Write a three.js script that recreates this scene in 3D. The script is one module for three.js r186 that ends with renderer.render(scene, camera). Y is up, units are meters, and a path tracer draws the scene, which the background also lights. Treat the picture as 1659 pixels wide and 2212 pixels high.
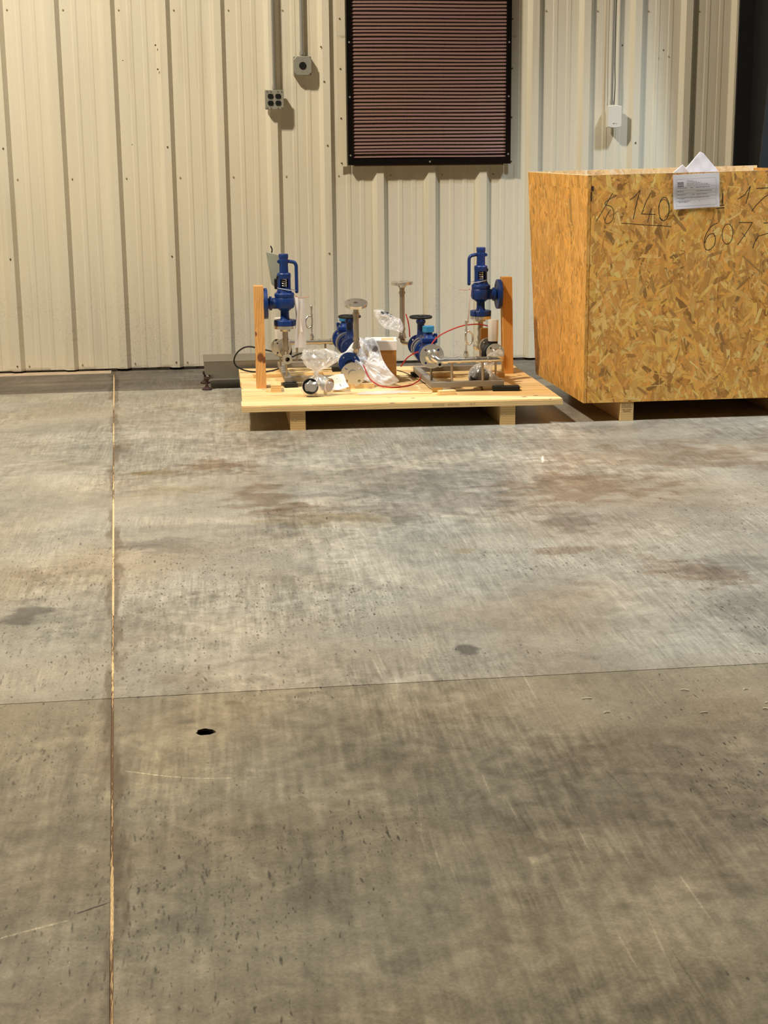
import * as THREE from 'three';
import { RoundedBoxGeometry } from 'three/addons/geometries/RoundedBoxGeometry.js';
import { mergeGeometries, toCreasedNormals } from 'three/addons/utils/BufferGeometryUtils.js';
import { RectAreaLightUniformsLib } from 'three/addons/lights/RectAreaLightUniformsLib.js';

// ---------------------------------------------------------------- camera, sky, exposure
const scene = new THREE.Scene();
scene.background = new THREE.Color(0x000000);
const camera = new THREE.PerspectiveCamera(2 * Math.atan(1106 / 3294.16) * 180 / Math.PI, 1659 / 2212, 0.05, 60);
camera.rotation.order = 'YXZ';
camera.position.set(0, 1.2513, 9.0381);
camera.rotation.set(-0.23353, -0.12877, -0.00942);
const renderer = new THREE.WebGLRenderer({ antialias: true });
renderer.toneMapping = THREE.LinearToneMapping;
renderer.toneMappingExposure = 1.18;
renderer.shadowMap.enabled = true;
RectAreaLightUniformsLib.init();
// high bay fittings: [x, y, z, colour, luminance, category note]
const HIGH_BAYS = [
  { at: [-2.1, 6.0, 3.6], color: [1.0, 0.87, 0.69], power: 800, label: 'square high bay lamp glowing warm over the pallet bay' },
  { at: [4.5, 6.0, 3.0], color: [0.80, 0.90, 1.0], power: 102, beam: 46, label: 'square high bay lamp glowing cool white beyond the steel column' },
];

// ---------------------------------------------------------------- helpers
const V3 = (x, y, z) => new THREE.Vector3(x, y, z);
function rng(seed) { let a = seed >>> 0; return () => { a = (a + 0x6D2B79F5) >>> 0; let t = a; t = Math.imul(t ^ (t >>> 15), t | 1); t ^= t + Math.imul(t ^ (t >>> 7), t | 61); return ((t ^ (t >>> 14)) >>> 0) / 4294967296; }; }
const taken = new Map();
function numbered(n) { const k = taken.get(n) || 0; taken.set(n, k + 1); return k ? `${n}_${String(k).padStart(3, '0')}` : n; }
function mesh(name, geo, mat, parent, label) {
  const m = new THREE.Mesh(Array.isArray(geo) ? mg(geo) : geo, mat);
  m.name = name; m.castShadow = m.receiveShadow = true;
  if (label) m.userData.label = label;
  (parent || scene).add(m); return m;
}
function mg(list) { return mergeGeometries(list.map(g => { const h = g.index ? g.toNonIndexed() : g; for (const k of Object.keys(h.attributes)) if (!['position', 'normal', 'uv'].includes(k)) h.deleteAttribute(k); if (!h.attributes.uv) h.setAttribute('uv', new THREE.BufferAttribute(new Float32Array(h.attributes.position.count * 2), 2)); return h; })); }
function thing(name, label, category, at = [0, 0, 0], group) {
  const g = new THREE.Group(); g.name = numbered(name); g.position.set(...at); scene.add(g);
  g.userData = { label, category }; if (group) g.userData.group = group; return g;
}
function single(name, geo, mat, label, category, at, group) {
  const m = mesh(numbered(name), geo, mat, scene); if (at) m.position.set(...at);
  m.userData = { label, category }; if (group) m.userData.group = group; return m;
}
function struct(name) { const g = new THREE.Group(); g.name = name; g.userData.kind = 'structure'; scene.add(g); return g; }
// uv in metres by the way each face points; the grain axis is laid along u
function boxUV(geo, grain = 'x', du = 0, dv = 0) {
  const g = geo.index ? geo.toNonIndexed() : geo; if (!g.attributes.normal) g.computeVertexNormals();
  const p = g.attributes.position, n = g.attributes.normal, uv = new Float32Array(p.count * 2), ax = ['x', 'y', 'z'];
  for (let i = 0; i < p.count; i++) {
    const N = [Math.abs(n.getX(i)), Math.abs(n.getY(i)), Math.abs(n.getZ(i))], P = { x: p.getX(i), y: p.getY(i), z: p.getZ(i) };
    const d = ax[N.indexOf(Math.max(...N))]; let o = ax.filter(a => a !== d); if (o[1] === grain) o = [o[1], o[0]];
    uv[2 * i] = P[o[0]] + du; uv[2 * i + 1] = P[o[1]] + dv;
  }
  g.setAttribute('uv', new THREE.BufferAttribute(uv, 2)); return g;
}
function bx(w, h, d, x = 0, y = 0, z = 0, r = 0.002) { const g = new RoundedBoxGeometry(w, h, d, 2, Math.min(r, w / 2.1, h / 2.1, d / 2.1)); g.translate(x, y, z); return g; }
function cylY(r1, r2, h, x = 0, y = 0, z = 0, s = 28) { const g = new THREE.CylinderGeometry(r2, r1, h, s); g.translate(x, y + h / 2, z); return g; }   // stands on y
function cylX(r, l, x = 0, y = 0, z = 0, s = 28, r2 = r) { const g = new THREE.CylinderGeometry(r2, r, l, s); g.rotateZ(-Math.PI / 2); g.translate(x + l / 2, y, z); return g; }
function cylZ(r, l, x = 0, y = 0, z = 0, s = 28, r2 = r) { const g = new THREE.CylinderGeometry(r2, r, l, s); g.rotateX(Math.PI / 2); g.translate(x, y, z + l / 2); return g; }
function lathe(pts, s = 36, a0 = 0, a1 = Math.PI * 2) { return toCreasedNormals(new THREE.LatheGeometry(pts.map(p => new THREE.Vector2(p[0], p[1])), s, a0, a1), 0.6); }
function tube(pts, r, seg = 40, rad = 10, closed = false, tension = 0.5) { return new THREE.TubeGeometry(new THREE.CatmullRomCurve3(pts.map(p => V3(...p)), closed, 'catmullrom', tension), seg, r, rad, closed); }
function capped(pts, r, seg = 40, rad = 10) {   // a round bar with closed ends
  const t = tube(pts, r, seg, rad), a = V3(...pts[0]), b = V3(...pts[pts.length - 1]);
  return mg([t, new THREE.SphereGeometry(r, 10, 8).translate(a.x, a.y, a.z), new THREE.SphereGeometry(r, 10, 8).translate(b.x, b.y, b.z)]);
}
function pipePath(pts, r, bend = 0.02, rad = 16) {   // straight runs with rounded bends
  const path = new THREE.CurvePath(), P = pts.map(p => V3(...p)); let a = P[0].clone();
  for (let i = 1; i < P.length; i++) {
    if (i === P.length - 1) { path.add(new THREE.LineCurve3(a, P[i])); break; }
    const inn = P[i].clone().sub(P[i - 1]).normalize(), out = P[i + 1].clone().sub(P[i]).normalize();
    const b = P[i].clone().addScaledVector(inn, -bend), c = P[i].clone().addScaledVector(out, bend);
    path.add(new THREE.LineCurve3(a, b)); path.add(new THREE.QuadraticBezierCurve3(b, P[i].clone(), c)); a = c;
  }
  return new THREE.TubeGeometry(path, 24 * (pts.length - 1), r, rad, false);
}
function hexa(c) {   // eight corners: bottom 0-3 (front-left, front-right, back-right, back-left), top 4-7
  const f = [[4, 5, 6, 7], [0, 3, 2, 1], [0, 1, 5, 4], [1, 2, 6, 5], [2, 3, 7, 6], [3, 0, 4, 7]], pos = [];
  for (const q of f) for (const k of [0, 1, 2, 0, 2, 3]) pos.push(...c[q[k]]);
  const g = new THREE.BufferGeometry(); g.setAttribute('position', new THREE.BufferAttribute(new Float32Array(pos), 3)); g.computeVertexNormals(); return g;
}
function shift(g, x, y, z) { g.translate(x, y, z); return g; }

// ---------------------------------------------------------------- noise and textures
const LAT = new Float32Array(65536); { const r = rng(7); for (let i = 0; i < 65536; i++) LAT[i] = r(); }
function vn(x, y) {
  const xi = Math.floor(x), yi = Math.floor(y); let fx = x - xi, fy = y - yi; fx = fx * fx * (3 - 2 * fx); fy = fy * fy * (3 - 2 * fy);
  const a = (xi & 255), b = ((xi + 1) & 255), c = (yi & 255) << 8, d = ((yi + 1) & 255) << 8;
  const p = LAT[a | c], q = LAT[b | c], r = LAT[a | d], s = LAT[b | d];
  return p + (q - p) * fx + (r - p + (p - q - r + s) * fx) * fy;
}
function fbm(x, y, o) { let s = 0, a = 0.5, t = 0; for (let i = 0; i < o; i++) { s += a * vn(x + i * 17.3, y + i * 9.1); t += a; a *= 0.5; const u = (x * .8 - y * .6) * 2.03; y = (x * .6 + y * .8) * 2.03; x = u; } return s / t; }
function fbmS(x, y, o) { let s = 0, a = 0.5, t = 0; for (let i = 0; i < o; i++) { s += a * vn(x + i * 17.3, y + i * 9.1); t += a; a *= 0.5; x *= 2.03; y *= 2.03; } return s / t; }   // keeps its stretch
const clamp = (v, a = 0, b = 1) => v < a ? a : v > b ? b : v;
const step = (a, b, v) => { const t = clamp((v - a) / (b - a)); return t * t * (3 - 2 * t); };
function dataTex(w, h, fn, srgb = true) {
  const d = new Uint8Array(w * h * 4), c = [0, 0, 0];
  for (let j = 0; j < h; j++) for (let i = 0; i < w; i++) { fn(i, j, c); const k = 4 * (j * w + i); d[k] = clamp(c[0], 0, 255); d[k + 1] = clamp(c[1], 0, 255); d[k + 2] = clamp(c[2], 0, 255); d[k + 3] = 255; }
  return wrapTex(d, w, h, srgb);
}
function wrapTex(d, w, h, srgb) { const t = new THREE.DataTexture(d, w, h, THREE.RGBAFormat); t.magFilter = THREE.LinearFilter; t.minFilter = THREE.LinearMipmapLinearFilter; t.generateMipmaps = true; t.wrapS = t.wrapT = THREE.RepeatWrapping; if (srgb) t.colorSpace = THREE.SRGBColorSpace; t.needsUpdate = true; return t; }
const std = (o) => new THREE.MeshStandardMaterial(o);
const phy = (o) => new THREE.MeshPhysicalMaterial(o);

// ---------------------------------------------------------------- concrete floor
const jointX = z => -0.4213 + 0.03922 * z, CROSS_Z = 5.593;
const STAINS = [   // x, z, rx, rz, strength, tint (0 dark grey, 1 rust brown, 2 yellow oil, 3 pale)
  [-0.465, 4.87, .06, .11, 1, 0], [.68, 5.36, .03, .06, 1, 0], [1.28, 4.09, .10, .16, .55, 0], [1.50, 4.75, .14, .16, .7, 1], [1.62, 4.72, .16, .14, .35, 0],
  [-.10, 4.17, .11, .10, .5, 0], [-.17, 4.21, .07, .06, .45, 0], [.168, 2.90, .14, .16, .85, 1], [-.20, 2.99, .05, .05, .8, 2], [-.15, 3.0, .12, .06, .45, 2], [.05, 2.95, .16, .12, .45, 1], [.267, 3.52, .12, .22, .8, 1], [.33, 3.75, .14, .10, .6, 1], [.456, 3.88, .20, .10, .5, 2],
  [-.02, 3.35, .14, .10, .35, 2], [1.45, 3.55, .32, .26, .55, 1], [1.2, 3.25, .5, .2, .35, 0], [.75, 3.3, .45, .3, .35, 0], [1.9, 3.0, .5, .25, .4, 1], [2.15, 3.1, .3, .2, .35, 1], [.9, 3.7, .3, .25, .45, 0],
  [.0, 4.8, .025, .05, .55, 0], [.062, 4.78, .02, .03, .5, 0], [.61, 5.31, .06, .10, .35, 3], [.86, 4.40, .035, .04, .4, 2], [1.15, 4.45, .12, .05, .55, 1], [.0, 3.95, .5, .06, .25, 0], [.33, 4.1, .03, .03, .4, 0], [-.1, 2.35, .3, .12, .3, 0], [.22, 2.5, .22, .12, .3, 0],
  [-.27, 6.0, .02, .25, .35, 0], [-.15, 6.05, .015, .30, .3, 0], [.5, 6.45, .3, .18, .22, 0], [.35, 6.7, .35, .1, .18, 0], [.75, 6.35, .2, .12, .25, 0], [1.0, 6.2, .2, .2, .28, 0], [.95, 6.6, .25, .12, .28, 0], [.1, 6.95, .3, .12, .2, 0],
  [-.05, 5.47, .1, .05, .3, 1], [.08, 5.66, .025, .02, .5, 1], [-.03, 5.77, .02, .02, .5, 0], [.59, 6.58, .015, .03, .5, 3], [1.62, 5.2, .3, .2, .3, 0], [-.28, 2.3, .03, .25, .6, 1], [-.9, 2.25, .2, .25, .35, 0], [-.52, 4.45, .06, .05, .25, 1],
];
const TINT = [[.64, .645, .67], [.74, .665, .61], [.80, .73, .58], [1.20, 1.19, 1.14]];
const STAIN_GRID = new Map();
for (const s of STAINS) for (let i = Math.floor((s[0] - 2 * s[2]) * 4); i <= Math.floor((s[0] + 2 * s[2]) * 4); i++) for (let j = Math.floor((s[1] - 2 * s[3]) * 4); j <= Math.floor((s[1] + 2 * s[3]) * 4); j++) { const k = i * 1000 + j; if (!STAIN_GRID.has(k)) STAIN_GRID.set(k, []); STAIN_GRID.get(k).push(s); }
const NO_STAIN = [];
function concrete(x, z, c) {
  const ux = x * .83 - z * .56, uz = x * .56 + z * .83;
  const wx = ux + .07 * (vn(x * 3.1, z * 3.1) - .5), wz = uz + .07 * (vn(x * 3.3 + 40, z * 3.3) - .5);
  const big = fbm(wx * 1.0 + 3, wz * 1.3 + 5, 3) - .5, mid = fbm(wx * 4.3, wz * 4.9, 5) - .5, fine = fbm(ux * 31 + 2 * vn(x * 17, z * 17), uz * 31, 3) - .5;
  const rough = step(.40, .62, fbm(ux * 1.7 + 60, uz * 1.7, 3)), worn = step(.45, .6, fbm(uz * 2.6 + 20, ux * 2.6, 3));
  const streak = fbmS(x * 75 + z * 2, z * 7.3, 2) - .5, brush = fbmS(x * 210 + z * 6, z * 14, 2) - .5, hue = fbm(wx * 1.9 + 30, wz * 2.3 + 11, 3) - .5;
  const grit = vn(ux * 233, uz * 233) - .5, grit2 = vn(uz * 547 + 3, ux * 547) - .5;
  let l = 1 + .26 * big + .38 * mid + .24 * fine * (.6 + .8 * rough) + .17 * streak * (.4 + rough) + .16 * brush * (.4 + worn) + .13 * grit + .10 * grit2;
  let r = 150 * l + 14 * hue, g = 146 * l - 1.5 * hue, b = 134 * l - 15 * hue;
  if (z > CROSS_Z && z < 15) { r *= .89; g *= .875; b *= .83; }   // the later, browner pour in front of the saw cut
  const dj = Math.abs(x - jointX(z)) / .030 + .9 * (fbm(x * 60, z * 9, 3) - .5) * 2;   // soil trodden into the edges of the joint
  if (dj < 1) { const k = .30 * step(1, .25, dj) * step(.30, .55, fbm(z * 2.3, x < jointX(z) ? 4 : 9, 3)); r *= 1 - k * .85; g *= 1 - k; b *= 1 - k * 1.1; }
  for (const s of STAIN_GRID.get(Math.floor(x * 4) * 1000 + Math.floor(z * 4)) || NO_STAIN) {
    const dx = (x - s[0]) / s[2], dz = (z - s[1]) / s[3], d = dx * dx + dz * dz; if (d > 4) continue;
    const k = s[4] * step(1.25, .35, Math.sqrt(d) + 1.15 * (fbm(x * 14 + s[0] * 9, z * 19, 5) - .5) * 2), t = TINT[s[5]];
    r *= 1 + (t[0] - 1) * k; g *= 1 + (t[1] - 1) * k; b *= 1 + (t[2] - 1) * k;
  }
  c[0] = r; c[1] = g; c[2] = b;
}
const SPECKS = [];
{ const R = rng(21);   // scuffs and pock marks dragged along the slab, thickest toward the open floor
  for (let i = 0; i < 34000; i++) {
    const z = 3.0 + 4.6 * Math.pow(R(), .7), x = -1.2 + 3.9 * R(); const dens = fbm(x * 2.6 + 5, z * 2.2, 4);
    if (dens < .40 + .26 * R()) continue;
    const big = R() < .26; SPECKS.push([x, z, (big ? .0025 : .0014) * (.6 + .9 * R()), (big ? .015 : .009) * (.35 + 1.4 * R() * R()), .16 + .34 * R(), (R() - .5) * .35]);
  }
  for (let i = 0; i < 500; i++) SPECKS.push([-1.2 + 4 * R(), 2 + 5 * R(), .0012 + .0012 * R(), .0012 + .0015 * R(), -.35 * R(), 0]);
  for (let i = 0; i < 160; i++) { const x = .4 + 2 * R(), z = 4 + 3.2 * R(); SPECKS.push([x, z, .0012 + .002 * R(), .06 + .10 * R(), (R() < .6 ? -1 : 1) * (.08 + .12 * R()), .2 * (R() - .5)]); }
}
function floorTex(x0, x1, z0, z1, w, h) {
  const d = new Uint8Array(w * h * 4), c = [0, 0, 0], F = new Float32Array(w * h * 3);
  for (let j = 0; j < h; j++) for (let i = 0; i < w; i++) { concrete(x0 + (x1 - x0) * (i + .5) / w, z0 + (z1 - z0) * (j + .5) / h, c); const k = 3 * (j * w + i); F[k] = c[0]; F[k + 1] = c[1]; F[k + 2] = c[2]; }
  const mark = (x, z, rx, rz, a, sl) => {
    if (x < x0 - .1 || x > x1 + .1 || z < z0 - .2 || z > z1 + .2) return;
    const px = w / (x1 - x0), pz = h / (z1 - z0), ci = (x - x0) * px, cj = (z - z0) * pz, ex = Math.max(rx * px, .8), ez = Math.max(rz * pz, .8);
    for (let j = Math.max(0, Math.floor(cj - ez - 1)); j <= Math.min(h - 1, cj + ez + 1); j++) {
      const off = (j - cj) / pz * sl * px; const R = Math.ceil(ex + 1);
      for (let i = Math.max(0, Math.floor(ci + off - R)); i <= Math.min(w - 1, ci + off + R); i++) {
        const u = (i - ci - off) / ex, v = (j - cj) / ez, q = u * u + v * v + .8 * (vn(i * .33, j * .21) - .5); if (q > 1) continue;
        const m = 1 - a * (1 - q), k = 3 * (j * w + i); F[k] *= m; F[k + 1] *= m; F[k + 2] *= m * (a > 0 ? 1.01 : 1);
      }
    }
  };
  for (const s of SPECKS) mark(...s);
  for (let t = 0; t < 160; t++) { const k = t / 160; mark(-.159 + .218 * k, 6.034 + .02 * Math.sin(k * 2.6) + .06 * k, .002, .003, -.22 * (1 - .6 * k), 0); mark(-.224 + .061 * k, 6.642 - .036 * k, .0015, .003, .4 * Math.sin(k * 3), 0); mark(-.40 + .17 * k, 6.73 - .07 * k, .002, .004, -.12, 0); }
  for (const [x, z] of [[.459, 4.473], [.461, 4.78]]) for (let t = 0; t < 60; t++) { const a = t / 60 * 6.2832; mark(x + .014 * Math.cos(a), z + .016 * Math.sin(a), .0012, .0015, .35, 0); }   // two scribed rings
  for (let t = 0; t < 40; t++) { mark(.239 * (9.038 - 2.93 - .14 * t / 40), 2.93 + .14 * t / 40, .007, .006, -.2, 0); mark(1.38 + .11 * t / 40, 2.96, .006, .004, -.18, 0); mark(1.40 + .10 * t / 40, 3.02, .006, .004, -.15, 0); }   // chalky plus mark
  for (let k = 0; k < w * h; k++) { d[4 * k] = clamp(F[3 * k], 0, 255); d[4 * k + 1] = clamp(F[3 * k + 1], 0, 255); d[4 * k + 2] = clamp(F[3 * k + 2], 0, 255); d[4 * k + 3] = 255; }
  const t = wrapTex(d, w, h, true); t.repeat.set(1 / (x1 - x0), 1 / (z1 - z0)); t.offset.set(-x0 / (x1 - x0), -z0 / (z1 - z0)); return t;
}
const FLOOR_ROUGH = 0.36;
function floorMat(...a) { return std({ map: floorTex(...a), roughness: FLOOR_ROUGH }); }
const floor = struct('floor');
function slab(name, outline, mat, label, holes = [], top = 0) {   // outline in (x, z), seen from above
  const s = new THREE.Shape(outline.map(p => new THREE.Vector2(p[0], p[1])));
  for (const h of holes) s.holes.push(new THREE.Path(h.map(p => new THREE.Vector2(p[0], p[1]))));
  const g = new THREE.ExtrudeGeometry(s, { depth: .12, bevelEnabled: false });   // x, y=z_world, thickness
  const p = g.attributes.position, n = g.attributes.normal;
  for (let i = 0; i < p.count; i++) { const X = p.getX(i), Y = p.getY(i), Zc = p.getZ(i); p.setXYZ(i, X, Zc - .12 + top, Y); n.setXYZ(i, n.getX(i), n.getZ(i), n.getY(i)); }
  const idx = []; for (let i = 0; i < p.count; i += 3) idx.push(i, i + 2, i + 1); g.setIndex(idx);
  const uv = new Float32Array(p.count * 2); for (let i = 0; i < p.count; i++) { uv[2 * i] = p.getX(i); uv[2 * i + 1] = p.getZ(i); } g.setAttribute('uv', new THREE.BufferAttribute(uv, 2));
  return mesh(name, g.toNonIndexed(), mat, floor, label);
}
const ROOM = { x0: -10, x1: 15, z1: 24, h: 7.4 }, JW = .0032, CW = .0016;
const hole = []; for (let i = 0; i < 28; i++) { const a = i / 28 * Math.PI * 2, r = .0205 * (1 + .07 * Math.sin(3 * a + 1) + .05 * Math.sin(7 * a)); hole.push([.011 + r * Math.cos(a) * 1.02, 5.84 + r * .95 * Math.sin(a)]); }
{
  const z0 = .012, b1 = CROSS_Z - CW, f0 = CROSS_Z + CW, STRIP = .80;
  const JL = z => jointX(z) - JW, JR = z => jointX(z) + JW;
  const generic = std({ map: (() => { const t = dataTex(1024, 1024, (i, j, c) => { const s = 4 / 1024; concrete(20 + i * s, 20 + j * s, c); }); t.repeat.set(.25, .25); t.wrapS = t.wrapT = THREE.MirroredRepeatWrapping; return t; })(), roughness: FLOOR_ROUGH });
  // the slab behind the cross joint, right and left of the filled joint
  slab('floor_slab', [[JR(STRIP), STRIP], [3.7, STRIP], [3.7, b1], [JR(b1), b1]], floorMat(-.42, 3.7, .7, 5.6, 2048, 2048));
  slab('floor_slab', [[-1.4, STRIP], [JL(STRIP), STRIP], [JL(b1), b1], [-1.4, b1]], floorMat(-1.4, -.2, .7, 5.6, 1024, 2048));
  slab('floor_slab', [[JR(f0), f0], [1.65, f0], [1.65, 7.5], [JR(7.5), 7.5]], floorMat(-.22, 1.65, 5.59, 7.5, 2048, 2048), undefined, [hole]);
  slab('floor_slab', [[-.95, f0], [JL(f0), f0], [JL(7.5), 7.5], [-.95, 7.5]], floorMat(-.95, -.1, 5.59, 7.5, 1024, 2048));
  // floor strip along the foot of the wall, concrete colour multiplied darker
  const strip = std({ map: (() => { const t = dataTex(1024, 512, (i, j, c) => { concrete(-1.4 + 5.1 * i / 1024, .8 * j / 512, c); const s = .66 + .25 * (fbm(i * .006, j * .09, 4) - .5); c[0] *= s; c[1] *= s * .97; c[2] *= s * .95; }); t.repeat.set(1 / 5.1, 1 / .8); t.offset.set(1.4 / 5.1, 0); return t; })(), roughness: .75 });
  slab('floor_strip', [[-1.4, z0], [JL(z0), z0], [JL(STRIP), STRIP - .001], [-1.4, STRIP - .001]], strip, 'darker grey-brown strip of floor along the wall');
  slab('floor_strip', [[JR(z0), z0], [3.7, z0], [3.7, STRIP - .001], [JR(STRIP), STRIP - .001]], strip, 'darker grey-brown strip of floor along the wall');
  mesh('pale_strip', boxUV(hexa([[-1.4, -.01, .125], [JL(0) - .01, -.01, .105], [JL(0) - .01, -.01, .013], [-1.4, -.01, .013], [-1.4, .0012, .125], [JL(0) - .01, .0012, .105], [JL(0) - .01, .004, .013], [-1.4, .004, .013]])), std({ map: (() => { const t = dataTex(512, 64, (i, j, c) => { const n = .86 + .3 * fbm(i * .05, j * .2, 4); c[0] = 186 * n; c[1] = 168 * n; c[2] = 146 * n; }); t.repeat.set(1, 5); return t; })(), roughness: .9 }), floor, 'pale pinkish strip at the foot of the wall');  // thin strip in a paler, pinker colour than the floor
  // the rest of the floor, outside the picture
  slab('floor_slab', [[ROOM.x0, 0], [-1.4, 0], [-1.4, b1], [ROOM.x0, b1]], generic);
  slab('floor_slab', [[3.7, 0], [ROOM.x1, 0], [ROOM.x1, b1], [3.7, b1]], generic);
  slab('floor_slab', [[ROOM.x0, f0], [-.95, f0], [-.95, 7.5], [ROOM.x0, 7.5]], generic);
  slab('floor_slab', [[1.65, f0], [ROOM.x1, f0], [ROOM.x1, 7.5], [1.65, 7.5]], generic);
  slab('floor_slab', [[ROOM.x0, 7.5], [ROOM.x1, 7.5], [ROOM.x1, ROOM.z1], [ROOM.x0, ROOM.z1]], generic);
  // joint fillers, a little below the slabs
  const fillTex = dataTex(64, 2048, (i, j, c) => {
    const n = fbmS(j * .010, 3, 3), m = vn(i * .14, j * .22), e = Math.abs(i / 63 - .5) * 2, pale = step(.39, .52, n + .34 * (m - .5) - .16 * e * e), g = .75 + .5 * vn(i * .35 + 9, j * .5);
    c[0] = (104 + 118 * pale) * g; c[1] = (82 + 110 * pale) * g; c[2] = (60 + 86 * pale) * g;
  }); fillTex.repeat.set(1, 1);
  const filler = std({ map: fillTex, roughness: .9 });
  const fg = hexa([[JL(7.5), -.03, 7.5], [JR(7.5), -.03, 7.5], [JR(z0), -.03, z0], [JL(z0), -.03, z0], [JL(7.5), -.0016, 7.5], [JR(7.5), -.0016, 7.5], [JR(z0), -.0016, z0], [JL(z0), -.0016, z0]]);
  { const p = fg.attributes.position, uv = new Float32Array(p.count * 2); for (let i = 0; i < p.count; i++) { uv[2 * i] = (p.getX(i) - JL(p.getZ(i))) / (2 * JW); uv[2 * i + 1] = p.getZ(i) / 7.5; } fg.setAttribute('uv', new THREE.BufferAttribute(uv, 2)); }
  mesh('joint_filler', fg, filler, floor, 'crumbly pale joint filler');
  const crackTex = dataTex(2048, 16, (i, j, c) => { const x = -1 + 4.7 * i / 2048, pale = x < -.22 ? step(.35, .5, fbm(i * .02, 2, 3)) : step(.62, .7, fbm(i * .03, 8, 3)); c[0] = 58 + 140 * pale; c[1] = 46 + 125 * pale; c[2] = 34 + 95 * pale; }); crackTex.repeat.set(1 / 4.7, 1); crackTex.offset.set(1 / 4.7, 0);
  mesh('joint_filler', boxUV(bx(4.65, .02, CW * 2, 1.325, -.0135, CROSS_Z, .0001), 'x'), std({ map: crackTex, roughness: .95 }), floor, 'thin dark saw-cut joint');
  // soil at the bottom of the core hole
  const pit = new THREE.SphereGeometry(.024, 24, 8, 0, Math.PI * 2, 0, Math.PI / 2); pit.scale(1, -.34, 1); pit.translate(.011, 0, 5.84);
  const pitTex = dataTex(128, 128, (i, j, c) => { const g = .6 + .8 * fbm(i * .12, j * .12, 3); c[0] = 128 * g; c[1] = 92 * g; c[2] = 64 * g; });
  const pm = mesh('core_hole', pit, std({ map: pitTex, roughness: .95, side: THREE.DoubleSide }), floor, 'small round hole with brown crumbled sides'); pm.position.y = -.001;
}

// ---------------------------------------------------------------- walls, ceiling
const PERIOD = .3048, RIB0 = -.93846;
const WT = { x0: -1.5, x1: 3.9, h: 2.4 };
const wallTex = dataTex(2048, 1024, (i, j, c) => {
  const x = WT.x0 + (WT.x1 - WT.x0) * i / 2048, y = WT.h * j / 1024;
  const cloud = fbm(x * 2.2, y * 1.3, 4) - .5, run = fbmS(x * 34, y * .55, 3) - .5, run2 = fbmS(x * 90, y * .9 + 20, 2) - .5, peel = vn(x * 420, y * 420) - .5, pk = fbm(x * 5 + 9, y * 2, 3) - .5;
  let l = 1 + .05 * cloud + .022 * run + .012 * run2 + .035 * peel, r = 222 * l + 4 * pk, g = 216 * l, b = 196 * l - 5 * pk;
  const spots = step(.66, .80, vn(x * 210, y * 210)) * step(.50, .62, fbm(x * 6, y * 5 + 3, 3)) * step(.8, .15, y) * .07;   // splashed dirt spots
  const foot = step(.035, .0, y) * .4 * step(.35, .6, fbm(x * 12, y * 30, 3));
  const drip = step(.66, .8, fbmS(x * 30 + 4, y * 1.1, 3)) * .035;
  const k = 1 - Math.min(.7, spots + foot + drip); r *= k + (1 - k) * .10; g *= k; b *= k - (1 - k) * .08;
  c[0] = r; c[1] = g; c[2] = b;
});
wallTex.repeat.set(1 / (WT.x1 - WT.x0), 1 / WT.h); wallTex.offset.set(-WT.x0 / (WT.x1 - WT.x0), 0);
const wallMat = std({ map: wallTex, roughness: .62 });
const trimMat = std({ map: wallTex, roughness: .55, color: new THREE.Color(1, .97, .93) });
const shellMat = std({ color: 0x8f8a7c, roughness: .8 });
const darkSteel = std({ color: 0x17181a, roughness: .6, metalness: .0 });
const wallBack = struct('wall_back');
mesh('wall_body', boxUV(bx(ROOM.x1 - ROOM.x0 + .4, ROOM.h + .2, .2, (ROOM.x0 + ROOM.x1) / 2, ROOM.h / 2, -.105, .001)), shellMat, wallBack);
function panelGeo(i0, n) {   // n rib pitches of ribbed sheet, from rib i0
  const pr = []; const H = .032, fl = .024, tp = .040;
  for (let k = 0; k < n; k++) {
    const xr = RIB0 + (i0 + k) * PERIOD, c = xr - fl / 2 - tp / 2, e = c + tp / 2 + fl;       // foot of the right flank
    pr.push([c - tp / 2 - fl, 0], [c - tp / 2, H], [c + tp / 2, H], [e, 0]);
    for (const m of [.078, .158]) pr.push([e + m - .016, 0], [e + m - .010, .0026], [e + m + .010, .0026], [e + m + .016, 0]);
  }
  const end = pr[0][0] + n * PERIOD; pr.push([end, 0]);
  const y0 = .014, y1 = ROOM.h, pos = [], uv = []; const t = .0012;
  const quad = (a, b, c, d) => { for (const p of [a, b, c, a, c, d]) { pos.push(...p); uv.push(p[0] + p[2], p[1]); } };
  for (let k = 0; k < pr.length - 1; k++) { const [xa, za] = pr[k], [xb, zb] = pr[k + 1]; quad([xa, y0, za], [xb, y0, zb], [xb, y1, zb], [xa, y1, za]); quad([xa, y0, za - t], [xb, y0, zb - t], [xb, y0, zb], [xa, y0, za]); }
  const g = new THREE.BufferGeometry(); g.setAttribute('position', new THREE.BufferAttribute(new Float32Array(pos), 3)); g.setAttribute('uv', new THREE.BufferAttribute(new Float32Array(uv), 2)); g.computeVertexNormals(); return g;
}
const screwMat = std({ color: 0xa39779, roughness: .6 }), screwDark = std({ color: 0x6e6147, roughness: .7 });
const screwGeo = (() => { const g = mg([cylZ(.0052, .0012, 0, 0, 0, 14), cylZ(.0034, .004, 0, 0, .001, 6)]); return g; })();
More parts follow.
